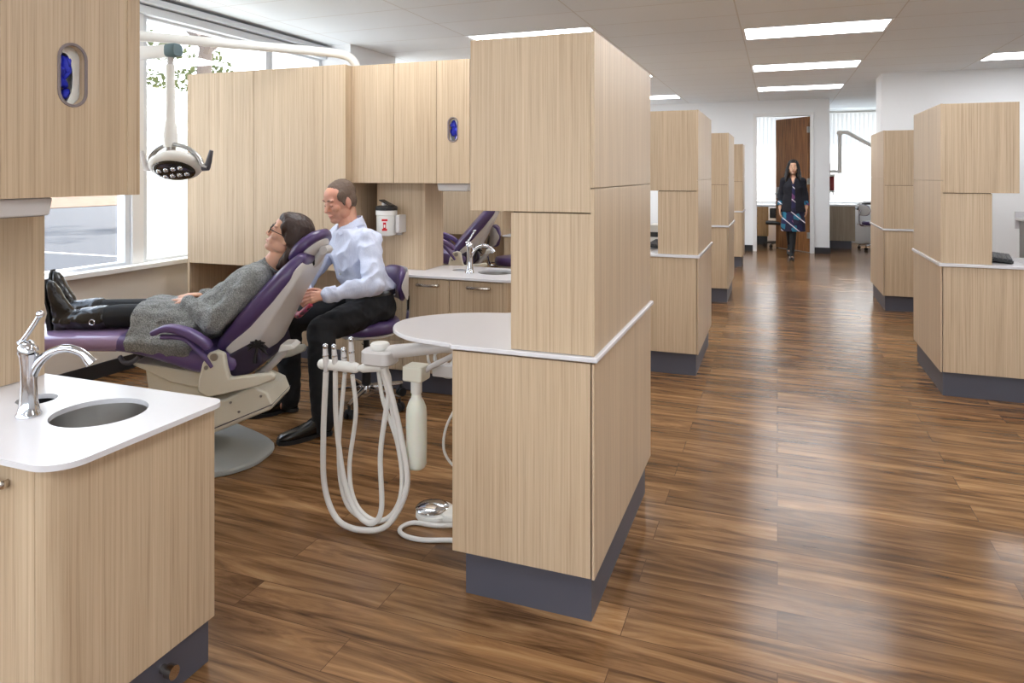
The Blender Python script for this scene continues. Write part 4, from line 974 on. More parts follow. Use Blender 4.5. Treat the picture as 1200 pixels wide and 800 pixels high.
b = MB(); b.chain([((2.0, Y, 1.66), .05), ((2.0, Y, 1.52), .07)]); b.build('tube_head', M['white'], xa)
sc2 = thing('red_container', (.91, 14.25, 1.1), 'dark red wall container beside the corner right of the doorway', 'container')
MB().box((.8625, 14.20, 1.10), (.985, 14.32, 1.36)).build('body', M['redc'], sc2, bev=.01)
MB().box((.8615, 14.18, 1.36), (.995, 14.34, 1.40)).build('lid', M['white'], sc2, bev=.006)
MB().box((.8615, 14.19, 1.07), (.99, 14.33, 1.099)).build('tray', M['white'], sc2, bev=.004)
b = MB(); b.tube(spline([(.96, 14.25, 1.07), (.97, 14.25, 1.03), (1.0, 14.25, 1.02)], 4), .008); b.build('outlet', M['white'], sc2)

# ------------------------------------------------------------------ outside the window
GZ = -.35
g = MB().box((-140, -60, GZ - .1), (XL - .13, 140, GZ)).build('parking_ground', M['asphalt']); g['kind'] = 'structure'
g = MB().box((-140, -60, GZ + .001), (-34, 140, GZ + .03)).build('leaf_verge_ground', M['verge']); g['kind'] = 'structure'
for n_, a_, b_ in (('left_bounce_ground', (-11.5, -60, 0), (XL - .13, 140, 0)), ('rear_bounce_ground', (XL - .13, -14, 0), (XR + 12, YB - .13, 0))):
    g = MB().box((a_[0], a_[1], GZ - .05), (b_[0], b_[1], GZ + .012)).build(n_, M['bounce']); g['kind'] = 'structure'  # unseen pale slabs, added to throw daylight up onto the ceiling
ln = MB(); ln.box((-13.0, 10.9, GZ + .0005), (-19.5, 11.0, GZ + .006)); o = ln.build('road_line', M['line']); o['kind'] = 'structure'
rt = random.Random(11)
def tree(x, y, h, R, lab, lean=0, n=900, ls=.16):
    t = thing('tree', (x, y, GZ), lab, 'tree', 'trees across the parking lot')
    top = V((x + lean, y + lean * .6, GZ + h * .62))
    tr = MB(); tr.tube(spline([(x, y, GZ), (x + lean * .3, y + lean * .1, GZ + h * .3), top], 5), [h * .028, h * .026, h * .024, h * .022, h * .02, h * .02, h * .018, h * .016, h * .014, h * .012, h * .01], 10)
    for k in range(5):
        a = rt.uniform(0, 2 * PI); s0 = V((x + lean * .6, y + lean * .3, GZ + h * rt.uniform(.38, .55)))
        tr.tube([s0, s0 + V((math.cos(a) * R * .4, math.sin(a) * R * .4, h * .12)), s0 + V((math.cos(a) * R * .8, math.sin(a) * R * .8, h * .2))], [h * .01, h * .007, h * .003], 6)
    tr.build('trunk', M['bark'], t)
    fo = MB(); cs_ = [(V((rt.gauss(0, R * .45), rt.gauss(0, R * .45), rt.gauss(0, R * .32))), rt.uniform(.25, .5) * R) for _ in range(9)]
    for i in range(n):
        c0, rr = rt.choice(cs_); d = V((rt.gauss(0, 1), rt.gauss(0, 1), rt.gauss(0, 1))).normalized() * rr * rt.uniform(.5, 1)
        p = top + V((0, 0, h * .14)) + c0 + d
        u = V((rt.gauss(0, 1), rt.gauss(0, 1), rt.gauss(0, 1))).normalized(); w_ = u.orthogonal().normalized()
        s_ = ls * rt.uniform(.6, 1.4)
        q = [fo.bm.verts.new(p + u * s_ * a_ + w_ * s_ * b_) for a_, b_ in ((-1, 0), (0, -.5), (1, 0), (0, .5))]
        fo._f(q)
    f = fo.build('foliage', M['leafg'], t); f['kind'] = 'stuff'
    return t
tree(-12.0, 12.0, 9.5, 2.9, 'leaning tree outside the window behind the dental light boom', lean=.25, n=2600, ls=.09)
tree(-20, 19, 6.5, 2.6, 'bushy tree outside the window left of the dental light', n=1500, ls=.12)
tree(-15, 16.5, 3.4, 1.5, 'low leafy tree outside seen right above the window sill', n=900, ls=.09)
tree(-30, 21, 8, 3.2, 'distant tree across the parking lot outside the window', n=1200, ls=.16)
# ------------------------------------------------------------------ people
def frame(fwd, up):
    f = V(fwd).normalized(); u = V(up); u = (u - f * u.dot(f)).normalized(); r = f.cross(u)
    return Matrix((r, f, u)).transposed()          # columns: right, forward, up
def head_shape(b, c, R, s=1.0, fem=False):
    c = V(c)
    def E_(p, r, rot=None): b.ell(c + R @ (V(p) * s), V(r) * s, R if rot is None else R @ rot, 22, 14)
    E_((0, -.018, .038), (.074, .094, .088)); E_((0, .012, .01), (.067, .073, .085)); E_((0, .0, .055), (.065, .088, .062))
    E_((0, .032, -.045), (.056, .055, .072)); E_((0, .062, -.092), (.027 if fem else .032, .026, .022 if fem else .025))
    for q in (-1, 1):
        E_((q * .046, .01, -.062), (.018 if fem else .022, .038, .032)); E_((q * .041, .054 if fem else .058, -.016), (.025, .025, .022)); E_((q * .032, .056, -.045), (.022, .026, .026))
        E_((q * .028, .076, .033), (.03, .012, .009), Matrix.Rotation(q * -.15, 3, 'Y'))
        E_((q * .076, -.012, -.002), (.008, .019, .032), Matrix.Rotation(q * .3, 3, 'Z')); E_((q * .073, -.004, -.03), (.007, .009, .012))
        E_((q * .0115, .094, -.030), (.008, .011, .0075))
        E_((q * .032, .074, .008), (.0135, .0095, .010))                      # closed lids over the eyeballs
    E_((0, .066, .045), (.046, .020, .026))
    n = [c + R @ (V(p) * s) for p in ((0, .079, .022), (0, .090, .0), (0, .1035, -.024) if fem else (0, .1065, -.025))]
    b.chain(list(zip(n, [.009 * s, .0095 * s, .0105 * s if fem else .0118 * s])), 12); E_((0, .099, -.032), (.009, .010, .006))
    E_((0, .0805, -.059), (.022, .0135, .006)); E_((0, .0785, -.070), (.019, .0135, .007)); E_((0, .073, -.065), (.026, .014, .018))
def features(b_obj, c, R, s, lipm, browm, glasses=False, brow=True, openeye=False):
    c = V(c); W = lambda p: c + R @ (V(p) * s)
    lp = MB(); lp.tube([W((-.022, .082, -.063)), W((-.008, .0918, -.0605)), W((0, .0914, -.062)), W((.008, .0918, -.0605)), W((.022, .082, -.063))], [.0012 * s, .003 * s, .0026 * s, .003 * s, .0012 * s], 8)
    lp.tube([W((-.02, .081, -.066)), W((0, .0902, -.069)), W((.02, .081, -.066))], [.0012 * s, .0036 * s, .0012 * s], 8)
    lp.build('lips', lipm, b_obj, 60)
    for q in (-1, 1):
        if brow: MB().tube([W((q * .014, .0885, .034)), W((q * .03, .0890, .040)), W((q * .05, .0775, .036))], [.0026 * s, .0032 * s, .0014 * s], 8).build('eyebrow', browm, b_obj, 60)
        if openeye:
            e = MB().ell(W((q * .032, .0775, .0085)), V((.0098, .006, .005)) * s, R).build('eye', M['eyew'], b_obj, 60)
            MB().ell(W((q * .032, .0835, .008)), V((.0048, .003, .0052)) * s, R).build('iris', M['iris'], e, 60)
        else: MB().tube([W((q * .02, .0815, .0035)), W((q * .032, .0845, .0005)), W((q * .044, .0785, .0035))], .0016 * s, 8).build('eyelashes', browm, b_obj, 60)
    if glasses:
        g = MB()
        for q in (-1, 1):
            o = [W((q * .033 + .026 * math.cos(a), .098 - .10 * abs(.026 * math.cos(a) * q + .0) * (1 if math.cos(a) * q > 0 else .2), .006 + .019 * math.sin(a))) for a in [2 * PI * k / 20 for k in range(20)]]
            g.tube(o, .0022 * s, 8, closed=True)
            g.tube([W((q * .058, .095, .011)), W((q * .078, .06, .012)), W((q * .081, -.005, .010)), W((q * .076, -.03, -.006))], .0022 * s, 8)
        g.tube([W((-.008, .0985, .008)), W((0, .102, .012)), W((.008, .0985, .008))], .002 * s, 8)
        gl = g.build('glasses', M['black'], b_obj, 60)
def hand(b, w, d, n, side, curl=(25, 40, 25), s=1.0, spread=.06, thumb=(.55, .55), tcurl=.5):
    """w wrist, d finger direction, n palm normal (towards which fingers curl), side: thumb side +1/-1 along d x n"""
    w, d, n = V(w), V(d).normalized(), V(n); n = (n - d * n.dot(d)).normalized(); t = d.cross(n) * side
    pal = .088 * s
    for i, (off, L) in enumerate(((.030, 1.0), (.010, 1.08), (-.010, 1.0), (-.028, .80))):
        k = w + d * (pal * (1.0 if i in (1, 2) else .95)) + t * off * s
        b.chain([(w + t * off * .55 * s + d * .012 * s, .014 * s), (w.lerp(k, .55), .0135 * s), (k, .0115 * s)], 10)
        dd = (d + t * (spread * (1.5 - i))).normalized(); p = k; ch = [(p, .0098 * s)]; ang = 0
        ax = dd.cross(n)
        for L0, cu, r in zip((.042, .026, .021), curl, (.0088, .0080, .0068)):
            ang += math.radians(cu); v = dd * math.cos(ang) + n * math.sin(ang)
            p = p + v * L0 * L * s; ch.append((p, r * s))
        b.chain(ch, 10)
    r0 = w + d * .022 * s + t * .024 * s + n * .006 * s
    v1 = (d * .62 + t * thumb[0] + n * thumb[1] * .5).normalized(); v2 = (d * .85 + t * (thumb[0] - tcurl) + n * thumb[1] * .6).normalized()
    p1 = r0 + v1 * .036 * s; p2 = p1 + v1.lerp(v2, .5).normalized() * .032 * s; p3 = p2 + v2 * .026 * s
    b.chain([(r0, .0145 * s), (p1, .0115 * s), (p2, .010 * s), (p3, .0078 * s)], 10)
def ring_loop(c, u, v, ru, rv, n=28, ex=.85):
    c, u, v = V(c), V(u).normalized(), V(v).normalized()
    return [c + u * (ru * math.copysign(abs(math.cos(a)) ** ex, math.cos(a))) + v * (rv * math.copysign(abs(math.sin(a)) ** ex, math.sin(a))) for a in [2 * PI * k / n for k in range(n)]]
def shoe(parent, heel, d, L, name='shoe', mat='leather', h=.10, wd=.046, up=(0, 0, 1)):
    heel, d, up = V(heel), V(d).normalized(), V(up).normalized(); sd = d.cross(up).normalized(); up = sd.cross(d).normalized()
    L_ = []
    for t, w_, hh in ((0, .55, .55), (.03, .78, .85), (.12, .86, 1.0), (.30, .80, .98), (.45, .86, .72), (.62, 1.0, .56), (.8, .98, .46), (.93, .78, .36), (1.0, .40, .24)):
        c = heel + d * (t * L); H = h * hh
        L_.append([c + sd * (wd * w_ * math.copysign(abs(math.cos(a)) ** .7, math.cos(a))) + up * (.012 + H / 2 + H / 2 * math.copysign(abs(math.sin(a)) ** .8, math.sin(a))) for a in [2 * PI * k / 20 for k in range(20)]])
    o = MB().loft(L_).build(name, M[mat], parent, 60)
    S = []
    for t, w_ in ((-.01, .5), (.03, .82), (.12, .9), (.3, .8), (.45, .88), (.62, 1.04), (.8, 1.02), (.93, .82), (1.01, .42)):
        c = heel + d * (t * L); hh = .022 if t < .3 else .013
        lo = 0.0 if (t < .28 or t > .42) else .009
        S.append([c + sd * (wd * w_ * q) + up * z for q, z in ((-1, lo), (1, lo), (1, .020), (-1, .020))])
    MB().loft(S).build('sole', M['blackr'], o, 40)
    return o

# ---------- the seated man
def man():
    L = V((.856, -.509, 0)).normalized(); F = V((-.55, -.835, 0)).normalized(); F = V((-.509, -.856, 0)).normalized(); Z = V((0, 0, 1))
    pel = V((-2.345, 3.715, .62)); chest = V((-2.415, 3.655, .95)); nb = V((-2.425, 3.630, 1.085)); hc = V((-2.475, 3.585, 1.245))
    R = frame(V((-.36, -.93, -.30)), (0, 0, 1))
    shN, shF = V((-2.262, 3.572, 1.022)), V((-2.585, 3.745, 1.022))
    elN, elF = V((-2.150, 3.455, .785)), V((-2.675, 3.545, .80))
    wrN, wrF = V((-2.345, 3.275, .742)), V((-2.535, 3.305, .742))
    hipN, hipF = pel + L * .09 - Z * .01, pel - L * .09 - Z * .01
    knN, knF = V((-2.375, 3.265, .545)), V((-2.725, 3.43, .535))
    anN, anF = V((-2.300, 3.185, .10)), V((-2.715, 3.425, .10))
    b = MB(); head_shape(b, hc, R, .99)
    b.chain([(nb - Z * .05, .062), (nb + V((-.01, -.015, .03)), .058), (hc + R @ V((0, -.035, -.07)), .056)])
    b.loft([ring_loop(p, L, F, a_, c_) for p, a_, c_ in ((pel - Z * .05, .14, .10), (pel + Z * .06, .15, .11), (pel.lerp(chest, .55), .14, .105), (chest, .155, .11), (nb - Z * .06, .13, .08), (nb - Z * .02, .06, .06))])
    for q in ((shN, elN, wrN), (shF, elF, wrF)): b.chain([(q[0], .05), (q[1], .038), (q[1].lerp(q[2], .4), .036), (q[2], .026)])
    for q in ((hipN, knN, anN), (hipF, knF, anF)): b.chain([(q[0], .075), (q[1], .05), (q[1].lerp(q[2], .35), .05), (q[2], .034), (q[2] + V((-.02, -.03, -.05)), .03)])
    hand(b, wrN, V((-.72, -.62, -.08)), V((-.55, .60, -.45)), -1, (28, 35, 20), .95, .03)
    hand(b, wrF, V((.62, -.74, -.10)), V((.5, .35, -.75)), 1, (25, 35, 20), .95, .03)
    me = b.blob('person', M['skinm'], None, .0038, 6, origin=(-2.4, 3.6, 0))
    tag(me, 'seated man in pale blue shirt and black trousers leaning toward the patient', 'person')
    features(me, hc, R, .99, M['lip'], M['brow'])
    # hair
    h = MB(); W = lambda p: hc + R @ (V(p) * .99)
    h.ell(W((0, -.032, .052)), V((.0775, .090, .084)), R); h.ell(W((0, -.005, .086)), V((.056, .058, .044)), R); h.ell(W((0, -.075, .0)), V((.058, .036, .062)), R)
    for q in (-1, 1): h.ell(W((q * .066, .005, .045)), V((.0125, .045, .038)), R); h.ell(W((q * .0715, .016, .012)), V((.007, .012, .026)), R); h.ell(W((q * .066, -.05, .01)), V((.014, .034, .05)), R)
    h.blob('hair', M['hairg'], me, .0045, 3, .003, 60)
    # shirt: torso, sleeves and collar
    s = MB()
    s.loft([ring_loop(p, L, F, a_, c_) for p, a_, c_ in ((pel + V((.01, .01, .055)), .166, .125), (pel + Z * .11, .178, .142), (pel.lerp(chest, .5), .172, .138), (chest - Z * .02, .184, .138), (chest + Z * .06, .178, .12), (nb - Z * .02, .118, .088), (nb + Z * .015 - F * .012, .074, .072), (nb + Z * .035 - F * .012, .066, .066))])
    for a_, e, w_ in ((shN, elN, wrN), (shF, elF, wrF)):
        s.chain([(a_.lerp(nb, .35) - Z * .035, .075), (a_, .076), (a_.lerp(e, .55), .066), (e, .058), (e.lerp(w_, .45), .052), (w_.lerp(e, .04), .040)])
    sh = s.blob('shirt', M['shirt'], me, .006, 4, .019, 8.5, (1, 1, .8))
    # fine folds at the elbow and the waist come from the wrinkle field; cuffs, collar, placket and buttons are pieces of their own
    for e, w_ in ((elN, wrN), (elF, wrF)):
        d = (w_ - e).normalized(); MB().tube([w_ - d * .055, w_ - d * .03, w_ + d * .008], [.044, .0445, .041], 20).build('cuff', M['shirt'], sh, 60)
    c_ = MB(); fr = F * .9 + V((0, 0, -.25)); fr.normalize()
    n0 = nb + V((-.006, -.010, .006)); Lc = []
    for k in range(25):
        a = math.radians(-164 + 328 * k / 24); dr = -F * math.cos(a) + L * math.sin(a); fz = max(0, -math.cos(a))
        base = n0 - F * .012 + dr * (.067 + .012 * fz) - Z * (.035 * fz) + Z * (.028 * (1 + math.cos(a)) / 2 + .006)
        up_ = base + Z * .036 - dr * .003; out = base + dr * .016 - Z * (.006 + .022 * max(0, fz - .55)); 
        Lc.append([base, up_, up_ + dr * .006, out + dr * .003, out])
    c_.loft(Lc); c_.build('collar', M['shirt'], sh, 60)
    bt = MB()
    for k in range(5):
        z = .74 + k * .075; f = (z - .62) / (.95 - .62); q = pel.lerp(chest, f); bt.ell(V((q.x, q.y, z)) + F * .139, (.006, .006, .006))
    bt.build('buttons', M['white'], sh)
    # trousers
    t = MB()
    t.loft([ring_loop(p, L, F, a_, c_) for p, a_, c_ in ((pel - Z * .082, .165, .13), (pel - Z * .03, .175, .145), (pel + Z * .04, .172, .136), (pel + Z * .095, .166, .130))])
    for q in ((hipN, knN, anN), (hipF, knF, anF)):
        k2 = q[1] + V((0, 0, .004))
        t.chain([(q[0], .092), (q[0].lerp(k2, .5), .090), (k2, .076), (q[1].lerp(q[2], .3), .074), (q[1].lerp(q[2], .7), .068), (q[2] + Z * .0, .062), (q[2] - Z * .02, .060)])
    tr = t.blob('trousers', M['trouser'], me, .0075, 5, .010, 10)
    MB().loft([ring_loop(pel + Z * z, L, F, .172 + e, .136 + e) for z, e in ((.066, 0), (.068, .004), (.094, .003), (.096, 0))], cap=True).build('belt', M['leather'], tr, 60)
    for a_, k_ in ((anN, knN), (anF, knF)): MB().chain([(a_.lerp(k_, .18), .046), (a_ - Z * .01, .043), (a_ + F * .02 - Z * .05, .042)]).blob('sock', M['stocking'], me, .006, 2)
    shoe(me, V((-2.285, 3.225, 0)), V((-.55, -.83, 0)), .285); shoe(me, V((-2.70, 3.475, 0)), V((-.62, -.78, 0)), .285)
    # patterned lanyard hanging below the hands
    ln = MB(); ln.tube(spline([V((-2.40, 3.21, .70)), V((-2.46, 3.20, .645)), V((-2.50, 3.22, .632)), V((-2.55, 3.24, .648))], 5), .012, 10, flat=1.6)
    m_, nt, bs = newmat('patterned_cloth'); mp = mapped(nt, (1, 1, 1)); vo = nt.nodes.new('ShaderNodeTexVoronoi'); vo.inputs['Scale'].default_value = 70; nt.links.new(mp.outputs[0], vo.inputs['Vector'])
    rr = ramp(nt, vo.outputs['Color'], [(0, lin((30, 40, 90))), (.4, lin((200, 60, 80))), (.7, lin((40, 40, 50))), (1, lin((220, 120, 130)))]); nt.links.new(rr.outputs[0], bs.inputs['Base Color'])
    ln.build('tie_end', m_, me)
    return me
man()

# ---------- the reclining patient
def patient():
    # built in the chair's frame (x towards the head, y across, camera side negative), then moved onto the chair
    Y = V((0, 1, 0)); U = V((.70, 0, .714)); N = V((-.714, 0, .70))
    pel = V((-.265, 0, .660)); che = V((-.01, 0, .865)); nb = V((.080, 0, .962)); hc = V((.138, 0, 1.095))
    R = frame(V((-.91, -.20, .44)), (.44, 0, .90))
    knee = [V((-.615, q * .075, .705)) for q in (-1, 1)]; ank = [V((-.935, -.085, .682)), V((-1.03, .085, .705))]; hip = [pel + Y * q * .085 for q in (-1, 1)]
    sh = [V((.035, q * .165, .905)) for q in (-1, 1)]; el = [V((-.150, -.225, .695)), V((-.15, .225, .70))]; wr = [V((-.335, -.085, .775)), V((-.33, .095, .778))]
    b = MB(); head_shape(b, hc, R, .92, True)
    b.chain([(nb - U * .05, .05), (nb + V((.0, 0, .02)), .046), (hc + R @ V((0, -.03, -.07)), .045)])
    b.loft([ring_loop(p, Y, N, a_, c_) for p, a_, c_ in ((pel - U * .06, .13, .09), (pel + U * .05, .13, .085), (pel.lerp(che, .5), .115, .08), (che, .125, .085), (nb - U * .06, .10, .06), (nb - U * .02, .055, .05))])
    for i in (0, 1):
        b.chain([(sh[i], .04), (el[i], .032), (el[i].lerp(wr[i], .4), .03), (wr[i], .022)])
        b.chain([(hip[i], .075), (knee[i], .05), (knee[i].lerp(ank[i], .35), .05), (ank[i], .033), (ank[i] + V((-.03, 0, 0)), .030), (ank[i] + V((-.045, 0, .09)), .022)])
    hand(b, wr[0], V((-.72, .50, .02)), V((-.15, .1, -.95)), 1, (12, 22, 14), .86, .03)
    hand(b, wr[1], V((-.74, -.52, .05)), V((-.1, -.1, -.95)), -1, (12, 22, 14), .86, .03)
    me = b.blob('person', M['skin'], None, .0038, 6, origin=(0, 0, 0))
    tag(me, 'reclining woman in grey knit dress and black boots on the purple chair', 'person')
    features(me, hc, R, .92, M['lip'], M['hairb'], glasses=True)
    W = lambda p: hc + R @ (V(p) * .92)
    h = MB(); h.ell(W((0, -.030, .052)), V((.082, .098, .088)), R); h.ell(W((0, .012, .086)), V((.066, .064, .046)), R)
    for q in (-1, 1):
        h.ell(W((q * .072, -.045, .022)), V((.018, .05, .062)), R); h.ell(W((q * .070, .018, .064)), V((.013, .032, .034)), R)
        h.chain([(W((q * .055, -.072, -.02)), .036), (W((q * .06, -.062, -.08)), .034), (W((q * .06, -.05, -.125)), .028), (W((q * .06, -.035, -.165)), .014)])
    h.ell(W((0, -.085, -.03)), V((.07, .04, .085)), R); h.chain([(W((0, -.08, -.05)), .055), (W((0, -.07, -.12)), .045)])
    h.blob('hair', M['hairb'], me, .005, 6, .005, 30, (1, 1, .35))
    d = MB()
    d.loft([ring_loop(p, Y, n_, a_, c_) for p, n_, a_, c_ in (
        (V((-.565, 0, .668)), V((0, 0, 1)), .205, .112), (V((-.53, 0, .672)), V((0, 0, 1)), .20, .114), (V((-.44, 0, .668)), V((-.1, 0, 1)), .198, .112), (V((-.34, 0, .662)), V((-.3, 0, 1)), .195, .118),
        (pel + U * .03, N, .180, .118), (pel.lerp(che, .5), N, .158, .112), (che, N, .175, .105), (che + U * .06, N, .155, .078), (nb - U * .055, N, .095, .062), (nb - U * .03, N, .066, .052))])
    for i in (0, 1):
        a_, e, w_ = sh[i], el[i], wr[i]
        d.chain([(a_.lerp(nb, .35) - U * .03, .062), (a_, .062), (a_.lerp(e, .5), .058), (e, .052), (e.lerp(w_, .5), .045), (w_.lerp(e, .05), .036)])
    # the skirt hangs over the near edge of the cushion
    d.loft([[V((x, -.20, .68)), V((x, -.16, .72)), V((x, -.16, zl + .03)), V((x, -.245 - dx, zl)), V((x, -.255 - dx, zl + .05))] for x, zl, dx in ((-.565, .56, 0), (-.48, .555, .0), (-.36, .545, .01), (-.25, .54, .018))])
    dr = d.blob('dress', M['knit'], me, .0065, 5, .012, 9)
    MB().tube(spline(ring_loop(nb - U * .022, Y, N, .062, .050, 16), 3, True), .008, 10, closed=True).build('neckline', M['knit'], dr, 60)
    for i in (0, 1):
        k, a_ = knee[i], ank[i]
        MB().chain([(k + V((.08, 0, 0)), .058), (k + V((-.06, 0, -.002)), .058), (k.lerp(a_, .6), .053)]).blob('stocking', M['stocking'], me, .006, 2)
        bo = MB(); top = k.lerp(a_, .62 if i else .45)
        bo.chain([(top, .062), (k.lerp(a_, .72), .057), (k.lerp(a_, .9), .047), (a_, .043), (a_ + V((-.03, 0, -.002)), .040)])
        h0 = a_ + V((-.068, 0, -.032)); td = V((-.10, (-.06, .05)[i], 1)).normalized()
        bo.loft([[h0 + td * t_ + V((r2 * (1 + math.cos(q)), r1 * math.sin(q), 0)) for q in [2 * PI * m_ / 18 for m_ in range(18)]] for t_, r1, r2 in ((-.022, .026, .034), (0, .032, .046), (.05, .035, .058), (.09, .037, .056), (.125, .040, .044), (.16, .041, .034), (.20, .035, .026), (.226, .022, .018), (.238, .008, .007))])
        bm_ = bo.blob('boot', M['leather'], me, .0055, 5, .0035, 16)
        so = []
        for t_, w_ in ((-.026, .024), (-.015, .031), (.04, .031), (.075, .029), (.14, .039), (.19, .037), (.225, .025), (.243, .012)):
            c0 = h0 + td * t_ + V((.004, 0, 0)); th = .018 if t_ < .05 else .006
            so.append([c0 + V((dx, w_ * q, 0)) for dx, q in ((.006, -1), (.006, 1), (-th, 1), (-th, -1))])
        MB().loft(so).build('sole', M['blackr'], bm_, 40, bev=.003)
        if i == 0:
            bu = MB(); p = top + V((-.02, -.061, -.012)); bu.tube([p + V((.013 * math.cos(q), 0, .013 * math.sin(q))) for q in [2 * PI * j / 12 for j in range(12)]], .003, 6, closed=True); bu.build('buckle', M['chrome'], bm_)
    me.location = CC; me.rotation_euler = (0, 0, CTH)
    return me
patient()

# ---------- the woman walking towards us by the doorway
def walker():
    X0, Y0 = .245, 12.62
    F = V((0, -1, 0)); Lf = V((1, 0, 0)); Z = V((0, 0, 1)); O = V((X0, Y0, 0))
    P = lambda x, f, z: O + V((x, -f, z))
    hc = P(0, .03, 1.515); R = frame(V((.0, -1, -.03)), (0.02, 0, 1))
    pel, che, nb = P(0, 0, .90), P(0, .01, 1.19), P(0, 0, 1.355)
    shl = [P(q * .140, 0, 1.295) for q in (-1, 1)]; elb = [P(q * .190, -.02, 1.05) for q in (-1, 1)]; wri = [P(-.205, .06, .835), P(.205, .05, .845)]
    hips = [P(q * .085, 0, .88) for q in (-1, 1)]
    kne = [P(-.055, -.03, .47), P(.0, .06, .49)]; ankl = [P(-.05, -.34, .22), P(-.02, .16, .085)]
    b = MB(); head_shape(b, hc, R, .96, True)
    b.chain([(nb - Z * .03, .052), (nb + Z * .03, .046), (hc - Z * .07 - F * .02, .046)])
    b.loft([ring_loop(p, Lf, F, a_, c_) for p, a_, c_ in ((pel - Z * .06, .15, .10), (pel + Z * .06, .145, .10), (P(0, 0, 1.05), .115, .085), (che, .12, .085), (P(0, 0, 1.29), .105, .055), (P(0, 0, 1.34), .05, .042))])
    for i in (0, 1):
        b.chain([(shl[i], .045), (elb[i], .036), (elb[i].lerp(wri[i], .4), .034), (wri[i], .024)])
        b.chain([(hips[i], .08), (kne[i], .052), (kne[i].lerp(ankl[i], .35), .050), (ankl[i], .032)])
    b.chain([(ankl[1], .03), (ankl[1] + F * .10 - Z * .05, .026)]); b.chain([(ankl[0], .03), (ankl[0] + F * .05 - Z * .12, .026)])
    for i, q in ((0, -1), (1, 1)): hand(b, wri[i], V((q * .03, -.15, -1)), V((-q, .15, 0)), q, (14, 24, 16), .9, .03)
    me = b.blob('person', M['skina'], None, .0052, 3, origin=(X0, Y0, 0))
    tag(me, 'smiling woman in black cardigan and teal patterned dress walking from the doorway', 'person')
    features(me, hc, R, .96, M['lip'], M['hairk'], openeye=True)
    W = lambda p: hc + R @ (V(p) * .96)
    h = MB(); h.ell(W((0, -.028, .048)), V((.090, .098, .092)), R); h.ell(W((0, -.02, .09)), V((.074, .08, .048)), R)
    h.ell(W((0, .03, .095)), V((.05, .05, .03)), R)
    for q in (-1, 1):
        h.chain([(W((q * .07, .02, .06)), .022), (W((q * .083, .02, .0)), .022), (W((q * .092, .02, -.08)), .026), (W((q * .10, .030, -.15)), .028), (W((q * .11, .04, -.205)), .020), (W((q * .11, .045, -.24)), .010)])
        h.chain([(W((q * .06, -.06, .0)), .05), (W((q * .085, -.05, -.12)), .05), (W((q * .10, -.03, -.21)), .04)])
    h.chain([(W((0, -.08, .0)), .06), (W((0, -.08, -.2)), .055)])
    h.blob('hair', M['hairk'], me, .006, 4, .008, 30, (1, 1, .3))
    d = MB()
    d.loft([ring_loop(p, Lf, F, a_, c_) for p, a_, c_ in ((P(.0, .02, .455), .195, .15), (P(0, .02, .60), .188, .145), (P(0, .01, .80), .178, .132), (P(0, 0, .92), .168, .122), (P(0, 0, 1.04), .132, .10), (che, .130, .094), (P(0, 0, 1.29), .105, .060), (P(0, 0, 1.33), .06, .045))])
    d.blob('dress', M['dress'], me, .008, 4, .006, 7)
    k = MB()
    k.loft([ring_loop(p, Lf, V((0, 1, 0)), a_, c_) for p, a_, c_ in ((P(0, 0, .78), .200, .150), (P(0, 0, .95), .178, .134), (P(0, 0, 1.06), .152, .118), (che, .158, .120), (P(0, 0, 1.29), .138, .085), (P(0, -.01, 1.345), .075, .055))])
    for i in (0, 1): k.chain([(shl[i].lerp(nb, .3) - Z * .03, .06), (shl[i], .062), (shl[i].lerp(elb[i], .5), .056), (elb[i], .051), (elb[i].lerp(wri[i], .55), .044)])
    kc = k.blob('cardigan', M['cardigan'], me, .008, 4, .006, 9)
    # open front: a strip of the dress shows between the cardigan's edges
    L_ = []
    for z, w_, f in ((.782, .050, .152), (.92, .036, .145), (1.05, .026, .128), (1.16, .030, .131), (1.24, .032, .116), (1.315, .034, .090)):
        L_.append([P(w_ * math.cos(a) + .004, f - .02 + .024 * math.sin(a), z) for a in [2 * PI * j / 14 for j in range(14)]])
    MB().loft(L_).build('dress_front', M['dress'], me, 60)
    MB().loft([[P(w_ * math.cos(a), f - .018 + .02 * math.sin(a), z) for a in [2 * PI * j / 14 for j in range(14)]] for z, w_, f in ((1.25, .006, .126), (1.29, .020, .112), (1.33, .032, .085), (1.36, .03, .06))]).build('neckline_skin', M['skina'], me, 60)
    for i in (0, 1):
        dd = (wri[i] - elb[i]).normalized(); q = elb[i].lerp(wri[i], .62); MB().tube([q - dd * .03, q + dd * .035], [.048, .046], 18).build('cuff', M['dress'], kc, 60)
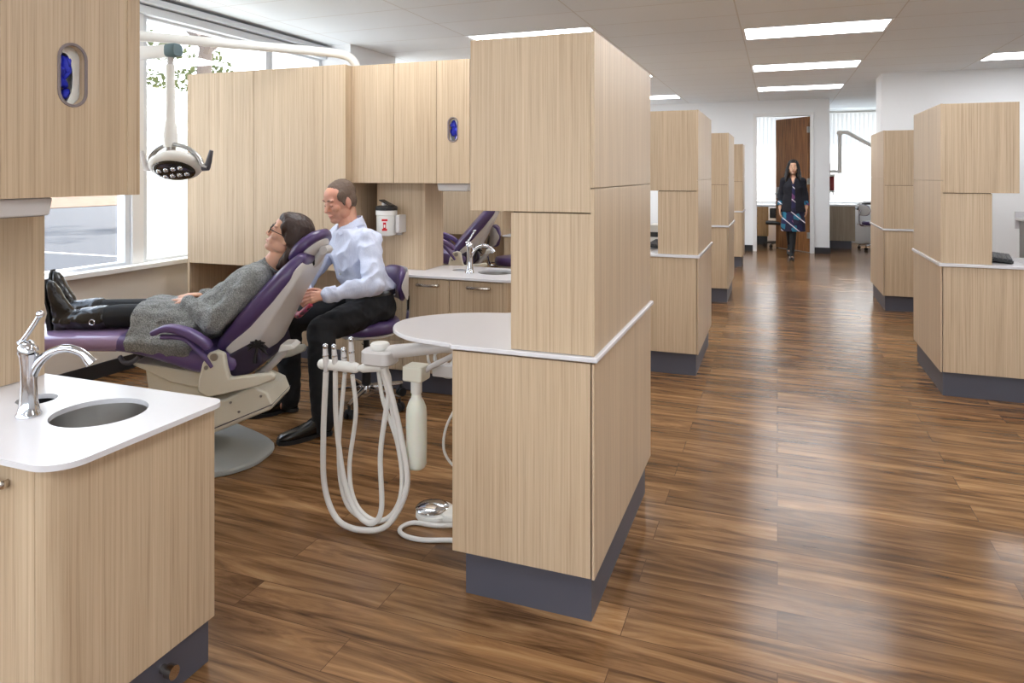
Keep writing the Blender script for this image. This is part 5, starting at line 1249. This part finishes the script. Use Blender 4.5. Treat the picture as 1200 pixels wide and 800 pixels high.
    for i in (0, 1):
        MB().chain([(kne[i], .056), (kne[i].lerp(ankl[i], .35), .054), (ankl[i], .036), ((ankl[1] + F * .09 - Z * .045, ankl[0] + F * .045 - Z * .11)[1 - i], .030)]).blob('stocking', M['stocking'], me, .007, 2)
    shoe(me, ankl[1] + V((-.0, .045, -.085)), V((-.05, -1, 0)), .235, 'shoe', 'leather', .07, .04)
    shoe(me, ankl[0] + V((0, .07, -.015)), V((0, -.45, -.9)), .235, 'shoe', 'leather', .07, .04, up=(0, -.9, .45))
    return me
walker()

# ------------------------------------------------------------------ light, sky and camera
wd = bpy.data.worlds.new('sky'); SC.world = wd; wd.use_nodes = True; nt = wd.node_tree
bg = nt.nodes['Background']; tc = nt.nodes.new('ShaderNodeTexCoord'); sp = nt.nodes.new('ShaderNodeSeparateXYZ')
nt.links.new(tc.outputs['Generated'], sp.inputs[0])
r = ramp(nt, sp.outputs['Z'], [(0.0, lin((236, 240, 240))), (.25, lin((240, 246, 252))), (1, lin((190, 216, 250)))])
nt.links.new(r.outputs[0], bg.inputs['Color']); bg.inputs['Strength'].default_value = 7.0
su = bpy.data.lights.new('sun', 'SUN'); su.energy = 24.0; su.angle = math.radians(1.5); su.color = (1, .95, .87)
so = bpy.data.objects.new('sun', su); COL.objects.link(so); so.location = (-20, 20, 20)
so.rotation_euler = V((.13, -.62, -.77)).to_track_quat('-Z', 'Y').to_euler()
cam = bpy.data.cameras.new('camera'); co = bpy.data.objects.new('camera', cam); COL.objects.link(co)
cam.sensor_width = 36; cam.sensor_fit = 'HORIZONTAL'; cam.lens = FPX / 1200 * 36
cam.shift_y = -(400 - HY) / 1200
cam.clip_start = .05; cam.clip_end = 400
co.location = (0, 0, HC); co.rotation_euler = (PI / 2, 0, YAW)
SC.camera = co
SC.view_settings.view_transform = 'Standard'; SC.view_settings.look = 'None'; SC.view_settings.exposure = -0.5; SC.view_settings.gamma = 1; SC.view_settings.use_curve_mapping = False
SC.cycles.use_denoising = True
SC.cycles.max_bounces = 8; SC.cycles.diffuse_bounces = 4; SC.cycles.transparent_max_bounces = 12
SC.cycles.sample_clamp_indirect = 6; SC.cycles.caustics_reflective = False; SC.cycles.caustics_refractive = False
